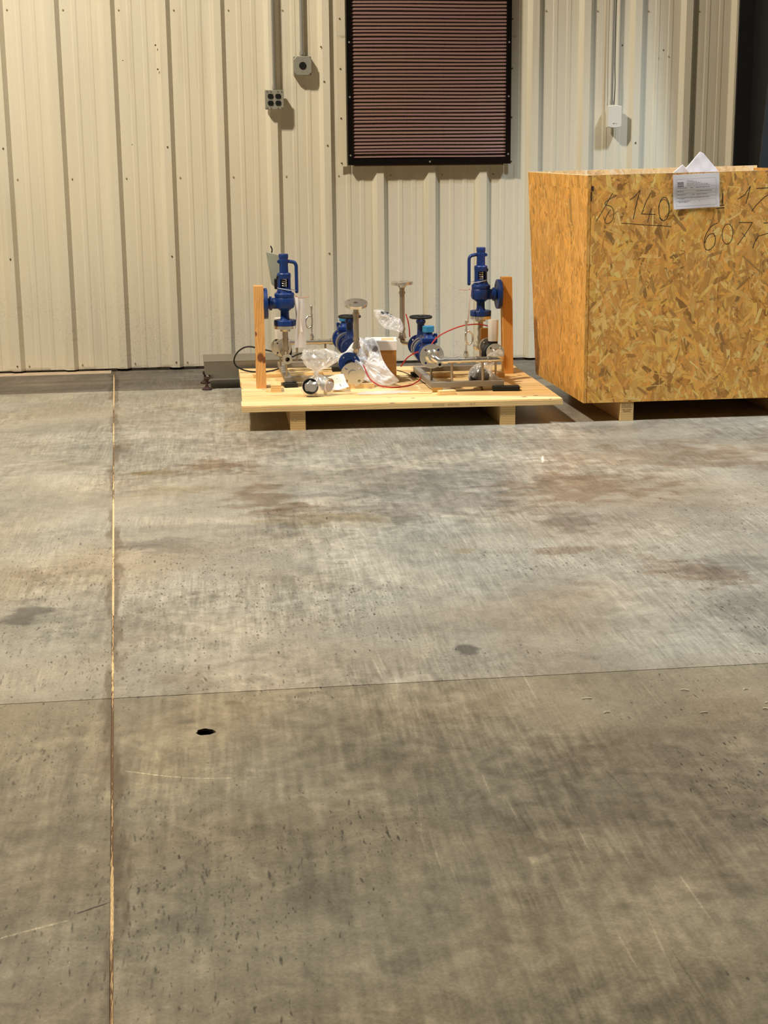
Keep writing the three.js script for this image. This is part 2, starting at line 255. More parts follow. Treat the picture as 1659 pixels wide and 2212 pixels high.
for (let p = -10; p <= 17; p++) {
  const sheet = mesh('wall_panel', panelGeo(3 * p - 1, 3), wallMat, wallBack); sheet.material = wallMat;
  sheet.material.side = THREE.DoubleSide;
  if (p < -1 || p > 5) continue;
  for (let k = 0; k < 3; k++) {
    const x = RIB0 + (3 * p - 1 + k) * PERIOD + .033;   // on the pan beside each rib
    for (const [y, m] of [[1.103, screwMat], [.040, screwMat], [2.02, screwMat]]) {
      if (x > .9 && x < 2.0 && y > 1.12) continue;
      const s = mesh('screw', screwGeo, m, wallBack); s.position.set(x, y, 0);
    }
  }
  mesh('seam_lip', boxUV(bx(.007, ROOM.h - .016, .0026, RIB0 + (3 * p + 1.53) * PERIOD, (ROOM.h + .012) / 2, .0008, .0006), 'y'), wallMat, wallBack, 'lapped edge of the next wall sheet');
  const xl = RIB0 + (3 * p) * PERIOD - .032;   // lap screws on the rib top
  for (const y of [.045, .66, 1.275]) { if (xl > .9 && xl < 1.98 && y > 1.1) continue; const s = mesh('screw', screwGeo, screwDark, wallBack); s.position.set(xl, y, .032); }
}
// odd screws, holes and nicks in the paint
for (const [x, y, z] of [[-.10, 1.83, .032], [-.093, 1.70, .032], [.83, 1.82, .032], [.845, 1.63, .032], [2.60, 1.83, 0], [2.84, 1.80, .032]]) { const s = mesh('screw', screwGeo, screwDark, wallBack); s.position.set(x, y, z); }
for (const [x, y] of [[-.255, 1.29], [-.235, 1.283], [-.245, 1.30], [-.246, 1.275], [-.285, 1.75], [.86, 1.59], [.86, 1.56]]) { const s = mesh('drill_hole', cylZ(.0028, .0006, x, y, .0002, 10), darkSteel, wallBack); }
mesh('gap_shade_strip', bx(ROOM.x1 - ROOM.x0, .016, .003, (ROOM.x0 + ROOM.x1) / 2, .008, -.0032, .0005), std({ color: 0x3a3028, roughness: .95 }), wallBack, 'dark strip painted in for the shaded gap under the wall sheets');  // dark strip colours in the shade of the gap under the sheets
for (const [n, w, h, d, x, y, z] of [['wall_left', .2, ROOM.h, ROOM.z1, ROOM.x0 - .1, ROOM.h / 2, ROOM.z1 / 2], ['wall_right', .2, ROOM.h, ROOM.z1, ROOM.x1 + .1, ROOM.h / 2, ROOM.z1 / 2], ['wall_front', ROOM.x1 - ROOM.x0, ROOM.h, .2, (ROOM.x0 + ROOM.x1) / 2, ROOM.h / 2, ROOM.z1 + .1], ['ceiling', ROOM.x1 - ROOM.x0, .2, ROOM.z1, (ROOM.x0 + ROOM.x1) / 2, ROOM.h + .1, ROOM.z1 / 2]]) {
  const m = mesh(n, bx(w, h, d, x, y, z, .001), shellMat); m.userData.kind = 'structure';
}

// tapered steel column at the right edge
{
  const c = thing('steel_column', 'tapered black steel column standing against the ribbed wall behind the crate', 'column', [3.38, 0, 0]);
  const blue = std({ color: 0x2b2e34, roughness: .6 });  // lighter and bluer than the web: cool light painted into the flange colour
  const zi = y => .302 + .172 * y, top = 7.35, t = .014;
  mesh('outer_flange', bx(.2, top, .016, 0, top / 2, .062, .002), darkSteel, c);
  mesh('web', hexa([[-t / 2, 0, zi(0)], [t / 2, 0, zi(0)], [t / 2, 0, .07], [-t / 2, 0, .07], [-t / 2, top, zi(top)], [t / 2, top, zi(top)], [t / 2, top, .07], [-t / 2, top, .07]]), darkSteel, c);
  mesh('inner_flange', hexa([[-.1, 0, zi(0)], [.1, 0, zi(0)], [.1, 0, zi(0) - t], [-.1, 0, zi(0) - t], [-.1, top, zi(top)], [.1, top, zi(top)], [.1, top, zi(top) - t], [-.1, top, zi(top) - t]]), blue, c, 'inner flange with cool light painted into its colour');
  mesh('base_plate', bx(.26, .018, .36, 0, .009, .2, .002), darkSteel, c);
}

// high bay lamps, out of the picture overhead
for (const L of HIGH_BAYS) {
  const g = thing('high_bay_lamp', L.label, 'lamp', [L.at[0], L.at[1], L.at[2]]), col = new THREE.Color().setRGB(...L.color);
  mesh('housing', bx(.54, .09, .54, 0, .06, 0, .01), std({ color: 0x9a9c9e, roughness: .5, metalness: .3 }), g);
  mesh('heat_sink', [bx(.3, .07, .3, 0, .14, 0, .006)], std({ color: 0x4a4c4e, roughness: .6 }), g);
  mesh('hanger', bx(.012, ROOM.h - L.at[1] - .175, .012, 0, .175 + (ROOM.h - L.at[1] - .175) / 2, 0, .001), std({ color: 0x55575a, roughness: .5 }), g);
  mesh('lens', bx(.46, .01, .46, 0, .012, 0, .003), std({ color: 0xf4f1e8, roughness: .6, emissive: col, emissiveIntensity: 6 }), g);
  if (L.beam) {   // reflector fitting with a cut-off cone
    mesh('reflector', lathe([[.25, .0], [.33, -.11], [.335, -.11], [.255, .004]], 40), std({ color: 0xb8babc, roughness: .35, metalness: .7, side: THREE.DoubleSide }), g);
    const a = new THREE.SpotLight(col, L.power, 0, L.beam * Math.PI / 180, .32, 2); a.position.set(0, -.125, 0); a.target.position.set(0, -3, 0); a.castShadow = true; a.shadow.radius = 10; a.shadow.mapSize.set(2048, 2048); g.add(a, a.target);
  } else { const a = new THREE.RectAreaLight(col, L.power, .45, .45); a.position.set(0, -.002, 0); a.rotation.x = -Math.PI / 2; g.add(a); }
}

// ---------------------------------------------------------------- wall fittings
const galv = std({ color: 0xc6c5bd, roughness: .3, metalness: .6 });
const boxGrey = std({ color: 0xa3a296, roughness: .5, metalness: .35 });
const blackPlastic = std({ color: 0x0a0a0a, roughness: .6 }), socketBlack = std({ color: 0x040404, roughness: .85 });
// louvre
{
  const X0 = .972, X1 = 1.927, Y0 = 1.163, Y1 = 2.55, cx = (X0 + X1) / 2, W = X1 - X0;
  const g = thing('wall_louver', 'dark framed wall louver with dusky pink horizontal slats above the pallet', 'louver', [cx, Y0, .034]);
  const frame = std({ color: 0x14100f, roughness: .32, metalness: .4 }), back = std({ color: 0x6a534d, roughness: .7 });
  const bw = .030, D = .034;
  mesh('backing', bx(W - .02, Y1 - Y0 - .02, .004, 0, (Y1 - Y0) / 2, .002, .001), back, g);
  for (const s of [-1, 1]) mesh('frame_side', bx(bw, Y1 - Y0, D, s * (W / 2 - bw / 2), (Y1 - Y0) / 2, D / 2, .002), frame, g);
  mesh('frame_bottom', bx(W - 2 * bw, .034, D, 0, .017, D / 2, .002), frame, g);
  mesh('frame_top', bx(W - 2 * bw, .034, D, 0, Y1 - Y0 - .017, D / 2, .002), frame, g);
  const slatTones = [0x8c6d66, 0x8e7067, 0x896a67, 0x8b6c63].map(c => std({ color: c, roughness: .5, metalness: .15 }));
  const pitch = .01995, L = W - 2 * bw, R = rng(5);
  const slatGeo = [0, 1, 2].map(v => {   // a shallow S blade that leans out toward its lower edge, with a faint bow
    const sh = new THREE.Shape(); sh.moveTo(.008, .0075); sh.quadraticCurveTo(.0165, .0068, .0195, -.0050); sh.lineTo(.0195, -.0064); sh.lineTo(.0182, -.0064); sh.quadraticCurveTo(.0150, .0045, .008, .0062); sh.lineTo(.008, .0075);
    const e = new THREE.ExtrudeGeometry(sh, { depth: L, steps: 10, bevelEnabled: false, curveSegments: 4 }); e.rotateY(-Math.PI / 2); e.translate(L / 2, 0, 0);
    const p = e.attributes.position; for (let i = 0; i < p.count; i++) { const t = p.getX(i) / L; p.setY(i, p.getY(i) + (v - 1) * .0022 * Math.sin(t * 5 + v) - .0011 * v * (1 - 4 * t * t)); } 
    e.computeVertexNormals(); return e;
  });
  for (let y = .030, k = 0; y < Y1 - Y0 - .045; y += pitch, k++) { const m = mesh('slat', slatGeo[Math.floor(R() * 3)], slatTones[Math.floor(R() * 4)], g); m.position.set(0, y + .012, .004); if (k < 2) m.rotation.x = -.32; }
  for (const x of [-.325, -.13, .085, .27]) mesh('tie_wire', cylY(.0009, .0009, Y1 - Y0 - .08, x, .04, .0185, 6), std({ color: 0x3c2a27, roughness: .7 }), g);
  for (const s of [-1, 1]) for (const y of [.055, .38, .68]) mesh('frame_screw', cylZ(.0055, .003, s * (W / 2 - bw / 2), y, D - .001, 8), galv, g);
  mesh('frame_screw', cylZ(.0055, .003, 0, .016, D - .001, 8), galv, g);
  const rust = std({ color: 0x6a4a33, roughness: .9 });
  mesh('sill_rust', bx(W * .92, .006, .020, 0, -.003, .014, .002), rust, g, 'rusty dirty lower lip of the frame');
  for (const [x0, x1] of [[X0 - .052, X0 - .003], [X1 + .003, X1 + .030]]) {
    const t = mesh('side_trim', boxUV(bx(x1 - x0, Y1 - Y0 + .01, .0016, 0, 0, 0, .0005)), trimMat, g, 'cream sheet metal flashing'); t.position.set((x0 + x1) / 2 - cx, (Y1 - Y0) / 2 - .002, .0008);
    for (const y of [.012, .263, .537, .81]) { const s = mesh('trim_screw', screwGeo, screwDark, g); s.position.set((x0 + x1) / 2 - cx - .006, y, .0016); }
  }
}
// conduits
function conduit(name, label, x, z, y0, y1, r, fit) {
  const g = thing(name, label, 'conduit', [x, y0, z]);
  mesh('tube', cylY(r, r, y1 - y0, 0, 0, 0, 18), galv, g);
  mesh('connector', [cylY(r * 1.45, r * 1.45, .014, 0, .004, 0, 18), cylY(r * 1.25, r * 1.25, .010, 0, .018, 0, 6)], galv, g);
  for (const y of fit) { mesh('strap', [cylY(r * 1.25, r * 1.25, .016, 0, y - .008, 0, 16), bx(.030, .015, .002, -r * 1.3 - .013, y, -z + .033 > 0 ? 0 : -r * .8, .001)], galv, g); mesh('strap_screw', cylZ(.004, .004, -r - .016, y, .002, 8), galv, g); }
  return g;
}
conduit('electrical_conduit', 'thin galvanized conduit running down to the four-hole outlet box', .557, .058, 1.585, 3.2, .0085, [2.35]);
conduit('electrical_conduit', 'galvanized conduit running down to the round-socket box', .722, .030, 1.772, 3.2, .0115, [2.02]);
conduit('electrical_conduit', 'thin conduit running down to the white sensor', 2.530, .052, 1.492, 3.2, .0075, [2.4]);
{ // second wire beside the sensor conduit
  single('sensor_cable', capped([[2.546, 1.494, .046], [2.550, 1.62, .046], [2.545, 1.85, .046], [2.548, 3.1, .046]], .0032, 40, 8), std({ color: 0x6f6a5c, roughness: .6 }), 'thin grey cable hugging the conduit above the white sensor', 'cable');
}
// four-hole outlet box
{
  const g = thing('outlet_box', 'grey square metal outlet box with four round black sockets', 'outlet', [.555, 1.530, .032]);
  mesh('box_body', bx(.102, .106, .048, 0, 0, .024, .006), boxGrey, g);
  const sh = new THREE.Shape(); const a = .051, k = .010; [[-a + k, -a], [a - k, -a], [a - k, -a + .004], [a, -a + k], [a, a], [-a, a], [-a, -a + k]].forEach((p, i) => i ? sh.lineTo(...p) : sh.moveTo(...p));
  mesh('cover_plate', new THREE.ExtrudeGeometry(sh, { depth: .007, bevelEnabled: true, bevelSize: .002, bevelThickness: .002, bevelSegments: 2 }).translate(0, 0, .049), boxGrey, g);
  for (const x of [-.0215, .0215]) for (const y of [-.0185, .0185]) {
    const o = new THREE.Shape(), r = .0163; for (let i = 0; i < 32; i++) { const t = i / 32 * Math.PI * 2; const px = clamp(r * Math.cos(t) * 1.02, -r, r), py = clamp(r * Math.sin(t), -.0135, .0135); i ? o.lineTo(px, py) : o.moveTo(px, py); }
    const m = mesh('socket', new THREE.ExtrudeGeometry(o, { depth: .003, bevelEnabled: false }).translate(0, 0, .0585), socketBlack, g, 'black socket face'); m.position.set(x, y, 0);
    for (const s of [-.0055, .0055]) mesh('slot', bx(.0014, .007, .0006, s, .001, .0617, .0002), std({ color: 0x000000, roughness: 1 }), m);
  }
  for (const x of [-.040, -.02, .02, .040]) for (const y of [-.045, .045]) mesh('cover_screw', cylZ(.0032, .003, x, y, .0585, 10), screwDark, g);
}
// round-socket box
{
  const g = thing('round_socket_box', 'grey square metal box with one large round black socket', 'outlet', [.721, 1.716, .002]);
  mesh('box_body', bx(.100, .106, .054, 0, 0, .027, .006), boxGrey, g);
  const a = .049, k = .016, sh = new THREE.Shape(); [[-a + k, -a], [a - k, -a], [a, -a + k], [a, a - k], [a - k, a], [-a + k, a], [-a, a - k], [-a, -a + k]].forEach((p, i) => i ? sh.lineTo(...p) : sh.moveTo(...p));
  mesh('cover_plate', new THREE.ExtrudeGeometry(sh, { depth: .008, bevelEnabled: true, bevelSize: .003, bevelThickness: .003, bevelSegments: 2 }).translate(0, 0, .056), boxGrey, g);
  mesh('socket', lathe([[0, 0], [.0205, 0], [.0205, .003], [.019, .005], [0, .0045]], 36).rotateX(Math.PI / 2).translate(0, 0, .0665), socketBlack, g, 'black round socket face');
  for (const x of [-1, 1]) for (const y of [-1, 1]) mesh('cover_screw', cylZ(.0038, .012, x * .043, y * .045, .048, 10), screwDark, g);
  for (const y of [-.034, .034]) mesh('rivet', cylZ(.002, .002, 0, y, .0665, 8), screwDark, g);
}
// white wall sensor
{
  const g = thing('wall_sensor', 'small white wall-mounted sensor box with a tiny grey mark', 'sensor', [2.543, 1.425, .036]);
  const white = std({ color: 0xe6e2d8, roughness: .45 });
  const sh = new THREE.Shape(); const w = .038, h = .060; sh.moveTo(-w, -h + .004); sh.quadraticCurveTo(0, -h - .006, w, -h + .004); sh.lineTo(w, h - .004); sh.quadraticCurveTo(0, h + .006, -w, h - .004); sh.closePath();
  mesh('housing', new THREE.ExtrudeGeometry(sh, { depth: .044, bevelEnabled: true, bevelSize: .003, bevelThickness: .004, bevelSegments: 3 }), white, g);
  const ink = std({ color: 0x6c6a63, roughness: .7 });
  mesh('printed_mark', [cylZ(.0038, .0005, -.007, -.040, .0478, 14), bx(.014, .0024, .0004, .006, -.040, .0481, .0001)], ink, g);
  mesh('back_plate', bx(.070, .112, .006, 0, 0, .001, .002), white, g);
  mesh('stand_off', bx(.03, .05, .035, 0, .01, -.0185, .002), galv, g);
}

// ---------------------------------------------------------------- timber
function pineTex(seed, base, w = 1024, h = 256, sx = 1.6, sy = .34, own = []) {
  const R = rng(seed), knots = [...own]; for (let i = 0; i < 7; i++) knots.push([R() * sx, R() * sy, .006 + .010 * R()]);
  const t = dataTex(w, h, (i, j, c) => {
    const x = sx * i / w, y = sy * j / h; let bend = .012 * Math.sin(x * 3.1 + seed) + .02 * (fbm(x * 2.5 + seed, y * 6, 3) - .5), near = 0;
    for (const k of knots) { const dx = (x - k[0]) / 3, dy = y - k[1], d = Math.sqrt(dx * dx + dy * dy); bend += .012 * Math.exp(-d / .02) * Math.sign(dy || 1); near = Math.max(near, step(k[2], k[2] * .5, Math.sqrt(dx * dx * 4 + dy * dy))); }
    const q = (y + bend) * 95 + seed * 3, f = q - Math.floor(q), ring = f < .75 ? f / .75 : (1 - f) / .25, wide = vn((y + bend) * 30, x * .6 + seed), fib = vn(x * 18, y * 900) - .5, bl = fbm(x * 4 + seed * 2, y * 8, 3) - .5;
    const l = 1 - .10 * ring * (.4 + wide) + .06 * fib + .16 * bl, k = near;
    c[0] = base[0] * l * (1 - .48 * k); c[1] = base[1] * (l - .05 * ring) * (1 - .58 * k); c[2] = base[2] * (l - .10 * ring) * (1 - .62 * k);
  }); t.repeat.set(1 / sx, 1 / sy); return t;
}
const pineA = [0, 1, 2].map(i => std({ map: pineTex(3 + i, [[245, 216, 158], [241, 209, 148], [247, 221, 168]][i]), roughness: .68 }));
const pineFoot = pineA[1], pineEdge = pineA[0];   // the same pine as the deck
const pinePost = [std({ map: pineTex(14, [238, 184, 112], 1024, 256, 1.6, .34, [[.452, .088, .020], [.44, .105, .014]]), roughness: .65 }), std({ map: pineTex(15, [226, 168, 88]), roughness: .65 })];

// pallet
const DT = .118;   // deck top
{
  const g = thing('wooden_pallet', 'low pine pallet with plank deck carrying the blue valve skids', 'pallet', [.99, 0, 1.55]);
  const O = V3(.99, 0, 1.55), FL = [.246, 2.146], FR = [1.727, 2.198], BL = [.282, .905], BR = [1.745, 1.03];
  const at = (u, v) => [(FL[0] * (1 - u) + FR[0] * u) * (1 - v) + (BL[0] * (1 - u) + BR[0] * u) * v - O.x, (FL[1] * (1 - u) + FR[1] * u) * (1 - v) + (BL[1] * (1 - u) + BR[1] * u) * v - O.z];
  const R = rng(9), cut = [0, .118, .24, .362, .49, .61, .735, .865, 1];
  for (let k = 0; k < cut.length - 1; k++) {
    const v0 = cut[k] + (k ? .0022 : 0), v1 = cut[k + 1], du = (R() - .5) * .006, y1 = DT + (R() - .5) * .0016, y0 = .092;
    const P = [[du, v0], [1 + du * .5, v0], [1 + du * .5, v1], [du, v1]].map(a => at(...a));
    const geo = hexa([...P.map(p => [p[0], y0, p[1]]), ...P.map(p => [p[0], y1, p[1]])]);
    mesh('deck_board', boxUV(geo, 'x', R() * 3, R()), pineA[Math.floor(R() * 3)], g);
  }
  // a thin darker edge board nailed along the front
  const e = [at(0, -.004), at(1, -.004), at(1, .0), at(0, .0)];
  mesh('edge_board', boxUV(hexa([...e.map(p => [p[0], .0905, p[1]]), ...e.map(p => [p[0], DT - .0035, p[1]])]), 'x', .4, .2), pineEdge, g, 'front edge board with pencilled writing');
  for (const [u0, u1] of [[.1465, .194], [.803, .851]]) {
    const P = [at(u0, .006), at(u1, .006), at(u1, .985), at(u0, .985)];
    const s = mesh('runner', boxUV(hexa([...P.map(p => [p[0], 0, p[1]]), ...P.map(p => [p[0], .0918, p[1]])]), 'z'), pineFoot, g);
    const f = at((u0 + u1) / 2 - .01, .0052); mesh('nail_head', cylZ(.004, .0012, f[0], .052, f[1] - .0005, 10), std({ color: 0xd9c9a0, roughness: .5 }), s);
  }
  for (const v of [.47, .965]) { const P = [at(.195, v), at(.802, v), at(.802, v + .03), at(.195, v + .03)]; mesh('light_block_board', boxUV(hexa([...P.map(p => [p[0], .001, p[1]]), ...P.map(p => [p[0], .0916, p[1]])]), 'x'), pineFoot, g); }  // unseen boards added under the deck to block bounce light
  const pen = document.createElement('canvas'); pen.width = 1024; pen.height = 128; const q = pen.getContext('2d');
  q.clearRect(0, 0, 1024, 128); q.fillStyle = 'rgba(58,38,14,0.5)'; q.font = 'italic bold 78px sans-serif'; q.fillText('. 603725 - 450182', 20, 92); q.font = 'italic bold 70px sans-serif'; q.fillText('\u2014 M P', 770, 84);
  const pt = new THREE.CanvasTexture(pen); pt.colorSpace = THREE.SRGBColorSpace;
  const wa = at(.578, -.0045), wb = at(.728, -.0045), wg = new THREE.PlaneGeometry(Math.hypot(wb[0] - wa[0], wb[1] - wa[1]), .022);
  const wm = mesh('pencil_writing', wg, std({ map: pt, transparent: true, roughness: .8, polygonOffset: true, polygonOffsetFactor: -2 }), g, 'faint handwritten number'); wm.castShadow = false; wm.position.set((wa[0] + wb[0]) / 2, .1035, (wa[1] + wb[1]) / 2 + .0006); wm.rotation.y = -Math.atan2(wb[1] - wa[1], wb[0] - wa[0]);
}
// posts bracing the valve outlets
function post(label, b, t, w, d, mat, seed) {
  const y0 = DT, P = [[-w / 2, d / 2], [w / 2, d / 2], [w / 2, -d / 2], [-w / 2, -d / 2]], lean = [t[0] - b[0], t[2] - b[1]], h = t[1] - y0;
  const g = hexa([...P.map(p => [p[0], 0, p[1]]), ...P.map(p => [p[0] + lean[0], h, p[1] + lean[1]])]);
  return single('timber_post', boxUV(g, 'y', seed, seed * .3), mat, label, 'wooden post', [b[0], y0, b[1]]);
}
post('orange-brown timber post with a dark knot, bracing the valve beside the electronic scale', [.362, 1.60], [.361, .614, 1.585], .046, .07, pinePost[0], .3);
post('plain amber timber post bracing the valve nearest the tall crate', [1.650, 1.33], [1.6375, .612, 1.335], .050, .06, pinePost[1], 1.1);
function block(label, w, h, d, x, y, z, turn, mat, name = 'wood_block') { const m = single(name, boxUV(bx(w, h, d, 0, h / 2, 0, .0015), w > d ? 'x' : 'z', x * 3, z), mat, label, 'wood block', [x, y, z]); m.rotation.y = turn; return m; }
block('short square pine block nailed at the foot of the knotty post', .050, .036, .13, .428, DT, 1.70, -.06, pineFoot);
block('small flat pine offcut lying by itself near the front of the deck', .082, .020, .035, 1.220, DT, 1.975, .16, pineEdge);
block('pine offcut lying under the big steel flange beside the carton', .13, .022, .04, .842, DT, 1.695, .03, pineFoot);
block('pine spacer lying inside the frame of the skid by the scale', .095, .021, .05, .555, DT, 1.325, .02, pineFoot);
block('long flat pine strip lying behind the spacer inside the skid frame by the scale', .20, .017, .05, .60, DT, 1.215, .02, pineA[0]);
block('pine spacer inside the frame of the skid by the crate', .10, .021, .05, 1.300, DT, 1.405, .0, pineFoot);
block('pine offcut at the foot of the amber post', .09, .022, .05, 1.56, DT, 1.455, -.05, pineEdge);
block('long flat pine strip lying along the deck behind the knotty post', .16, .016, .06, .42, DT, 1.22, .03, pineA[1]);
{ const sh = new THREE.Shape(); [[-.10, .03], [-.06, -.02], [.0, -.055], [.07, -.075], [.085, -.06], [.05, .04]].forEach((p, i) => i ? sh.lineTo(p[0], -p[1]) : sh.moveTo(p[0], -p[1]));
  const e = new THREE.ExtrudeGeometry(sh, { depth: .004, bevelEnabled: false }); e.rotateX(-Math.PI / 2); single('plywood_offcut', boxUV(e, 'x', .7), pineA[2], 'thin pale plywood offcut with a slanted edge, flat on the deck', 'wood sheet', [1.10, DT, 1.90]); }

// ---------------------------------------------------------------- crate
function osbCanvas(w, h, mw, mh, seed, base, n, lean = .62, soft = 1) {
  const c = document.createElement('canvas'); c.width = w; c.height = h; const q = c.getContext('2d'), R = rng(seed), s = w / mw;
  q.fillStyle = `rgb(${base[0] * .8 | 0},${base[1] * .76 | 0},${base[2] * .66 | 0})`; q.fillRect(0, 0, w, h);
  for (let i = 0; i < n; i++) {
    const late = i / n, big = late < .35 ? 2.0 : late < .75 ? 1.25 : .7;
    const L = (.030 + .085 * Math.pow(R(), 1.6)) * big * s, W = (.005 + .020 * Math.pow(R(), 1.4)) * big * s, a = R() < lean ? Math.PI / 2 + (R() + R() - 1) * 1.15 : R() * Math.PI;
    let f = 1 + (R() * .32 - .16) * soft, hue = (R() - .5) * 34; const kind = R(); if (kind < .12) f *= 1 - .28 * soft; else if (kind > .84) f = 1 + (.10 + .12 * R()) * soft;
    const r = base[0] * f + hue * .25, g = base[1] * f * (kind > .84 ? 1.03 : 1) - hue * .12, b = base[2] * f * (kind > .84 ? 1.22 : 1) - hue * .5;
    q.save(); q.translate(R() * w, R() * h); q.rotate(a); q.globalAlpha = .5 + .5 * R();
    const j = k => (R() - .5) * W * k, sk = (R() - .5) * W * 2.2;   // torn, slanted ends
    const out = [[-L / 2 + sk, -W / 2 + j(.2)], [-L * .2, -W / 2 + j(.25)], [L * .2, -W / 2 + j(.25)], [L / 2 + j(.8), -W / 2 + j(.3)], [L / 2 + j(1.2) - sk * .4, W * .1], [L / 2 + j(1.5), W / 2 + j(.3)], [L * .1, W / 2 + j(.25)], [-L * .25, W / 2 + j(.25)], [-L / 2 + j(1.5), W / 2 + j(.3)], [-L / 2 + j(1.2) + sk * .5, 0]];
    const path = (dx, dy) => { q.beginPath(); out.forEach((p, k) => k ? q.lineTo(p[0] + dx, p[1] + dy) : q.moveTo(p[0] + dx, p[1] + dy)); q.closePath(); };
    if (R() < .55) { q.fillStyle = `rgba(${base[0] * .40 | 0},${base[1] * .34 | 0},${base[2] * .24 | 0},${.42 * soft})`; path(.0007 * s, .0011 * s); q.fill(); }   // gap at one side of the flake, its shadow painted dark
    q.fillStyle = `rgb(${clamp(r, 0, 255) | 0},${clamp(g, 0, 255) | 0},${clamp(b, 0, 255) | 0})`; path(0, 0); q.fill();
    q.lineWidth = Math.max(.7, .0006 * s);
    for (let t = 0; t < 2 + 3 * big; t++) { const y = (R() - .5) * W * .85, k = R() < .6 ? .84 : 1.10; q.strokeStyle = `rgba(${clamp(r * k, 0, 255) | 0},${clamp(g * k, 0, 255) | 0},${clamp(b * k, 0, 255) | 0},.55)`; const a0 = -L * (.1 + .36 * R()); q.beginPath(); q.moveTo(a0, y); q.lineTo(a0 + L * (.2 + .5 * R()), y + j(.12)); q.stroke(); }
    q.restore();
  }
  return c;
}
function canvasTex(c, srgb = true) { const t = new THREE.CanvasTexture(c); if (srgb) t.colorSpace = THREE.SRGBColorSpace; t.wrapS = t.wrapT = THREE.RepeatWrapping; return t; }
const CR = { x0: 1.845, x1: 2.99, z0: 1.20, z1: 2.182, y0: .090, yl: 1.128, yr: 1.146 };
{
  const g = thing('osb_crate', 'tall open shipping crate of chipboard panels with handwritten numbers', 'crate', [(CR.x0 + CR.x1) / 2, 0, (CR.z0 + CR.z1) / 2]), ox = g.position.x, oz = g.position.z, T = .015;
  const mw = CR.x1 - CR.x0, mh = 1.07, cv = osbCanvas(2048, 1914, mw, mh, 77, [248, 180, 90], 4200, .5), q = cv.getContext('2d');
  // marker writing, laid out in metres from the panel's lower left corner
  const S = 2048 / mw, px = (x, y) => [(x - CR.x0) * S, 1914 - (y - CR.y0) * 1914 / mh];
  const pen = (pts, w = 2.6, col = 'rgba(34,28,20,.86)') => { q.strokeStyle = col; q.lineWidth = w * 2.5; q.lineCap = q.lineJoin = 'round'; q.beginPath(); pts.forEach((p, i) => { const [a, b] = px(...p); i ? q.lineTo(a, b) : q.moveTo(a, b); }); q.stroke(); };
  const U = (u, v) => [1.8288 + u * .0005095, 1.147 - v * .000495 - .010 * (u - 30) / 1630];   // sketch units of the handwriting
  const stroke = (l, w, c) => { let k = l; if (l.length > 8) { const cv2 = new THREE.CatmullRomCurve3(l.map(p => V3(p[0], p[1], 0)), false, 'catmullrom', .5); k = cv2.getPoints(60).map(p => [p.x, p.y]); } pen(k.map(p => U(...p)), w, c); };
  const oval = (u, v, a, b, w, t0 = 0, t1 = 6.6, c) => { const l = []; for (let i = 0; i <= 36; i++) { const t = t0 + (t1 - t0) * i / 36; l.push([u + a * Math.cos(t), v + b * Math.sin(t)]); } stroke(l, w, c); };
  stroke([[85, 450], [150, 340], [230, 195]], 2.4); stroke([[265, 215], [175, 270], [165, 300], [215, 315], [240, 350], [243, 400], [225, 450], [190, 470], [165, 455], [180, 400], [215, 345]], 2.2);
  stroke([[390, 255], [430, 230], [480, 170], [450, 290], [425, 430]], 2.6);
  stroke([[578, 195], [535, 280], [500, 385], [625, 390]], 2.6); stroke([[590, 330], [570, 400], [558, 458]], 2.4);
  oval(705, 340, 48, 105, 2.6, 0, 6.7, 'rgba(28,34,24,.88)'); oval(702, 350, 50, 96, 2.2, 3.4, 8.6, 'rgba(28,34,24,.8)');
  stroke([[318, 468], [400, 473], [560, 486], [690, 492], [775, 500]], 2.4);
  stroke([[1205, 468], [1150, 500], [1105, 570], [1090, 640], [1100, 700], [1140, 715], [1185, 670], [1192, 600], [1165, 565], [1120, 590], [1095, 650]], 2.6);
  oval(1305, 570, 50, 92, 2.6); stroke([[1410, 465], [1535, 465], [1480, 560], [1405, 670]], 2.6); stroke([[1440, 560], [1475, 595]], 2.2);
  stroke([[1640, 470], [1760, 465], [1700, 560], [1600, 590], [1565, 640], [1550, 700]], 2.6);
  stroke([[1390, 250], [1450, 215], [1500, 135], [1480, 230], [1465, 290]], 2.8); stroke([[1560, 155], [1660, 150], [1790, 145], [1640, 230], [1560, 310], [1525, 360]], 2.8);
  // printed this-way-up arrows, half under the packing list
  for (const u of [1210, 1245]) { stroke([[u, 292], [u, 205]], 4.6, 'rgba(70,34,22,.85)');  }
  stroke([[1190, 312], [1262, 306]], 3.6, 'rgba(70,34,22,.85)'); stroke([[1190, 336], [1262, 330]], 3.6, 'rgba(70,34,22,.85)');
  const ft = canvasTex(cv), front = std({ map: ft, roughness: .62 });
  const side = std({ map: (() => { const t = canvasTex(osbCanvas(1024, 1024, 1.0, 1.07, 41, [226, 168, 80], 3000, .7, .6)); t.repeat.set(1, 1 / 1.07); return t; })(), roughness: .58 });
  const edge = std({ map: (() => { const t = canvasTex(osbCanvas(512, 64, 1.2, .15, 5, [250, 222, 166], 500, .3, .45)); t.repeat.set(1 / 1.2, 1 / .15); return t; })(), roughness: .75 });
  // front panel: the face carries the print, the cut edges are raw
  const Hx = (c) => hexa(c.map(p => [p[0] - ox, p[1], p[2] - oz]));
  const fx0 = CR.x0 + .002, F = Hx([[fx0, CR.y0, CR.z1], [CR.x1, CR.y0, CR.z1], [CR.x1, CR.y0, CR.z1 - T], [fx0, CR.y0, CR.z1 - T], [fx0, CR.yl, CR.z1], [CR.x1, CR.yr, CR.z1], [CR.x1, CR.yr, CR.z1 - T], [fx0, CR.yl, CR.z1 - T]]);
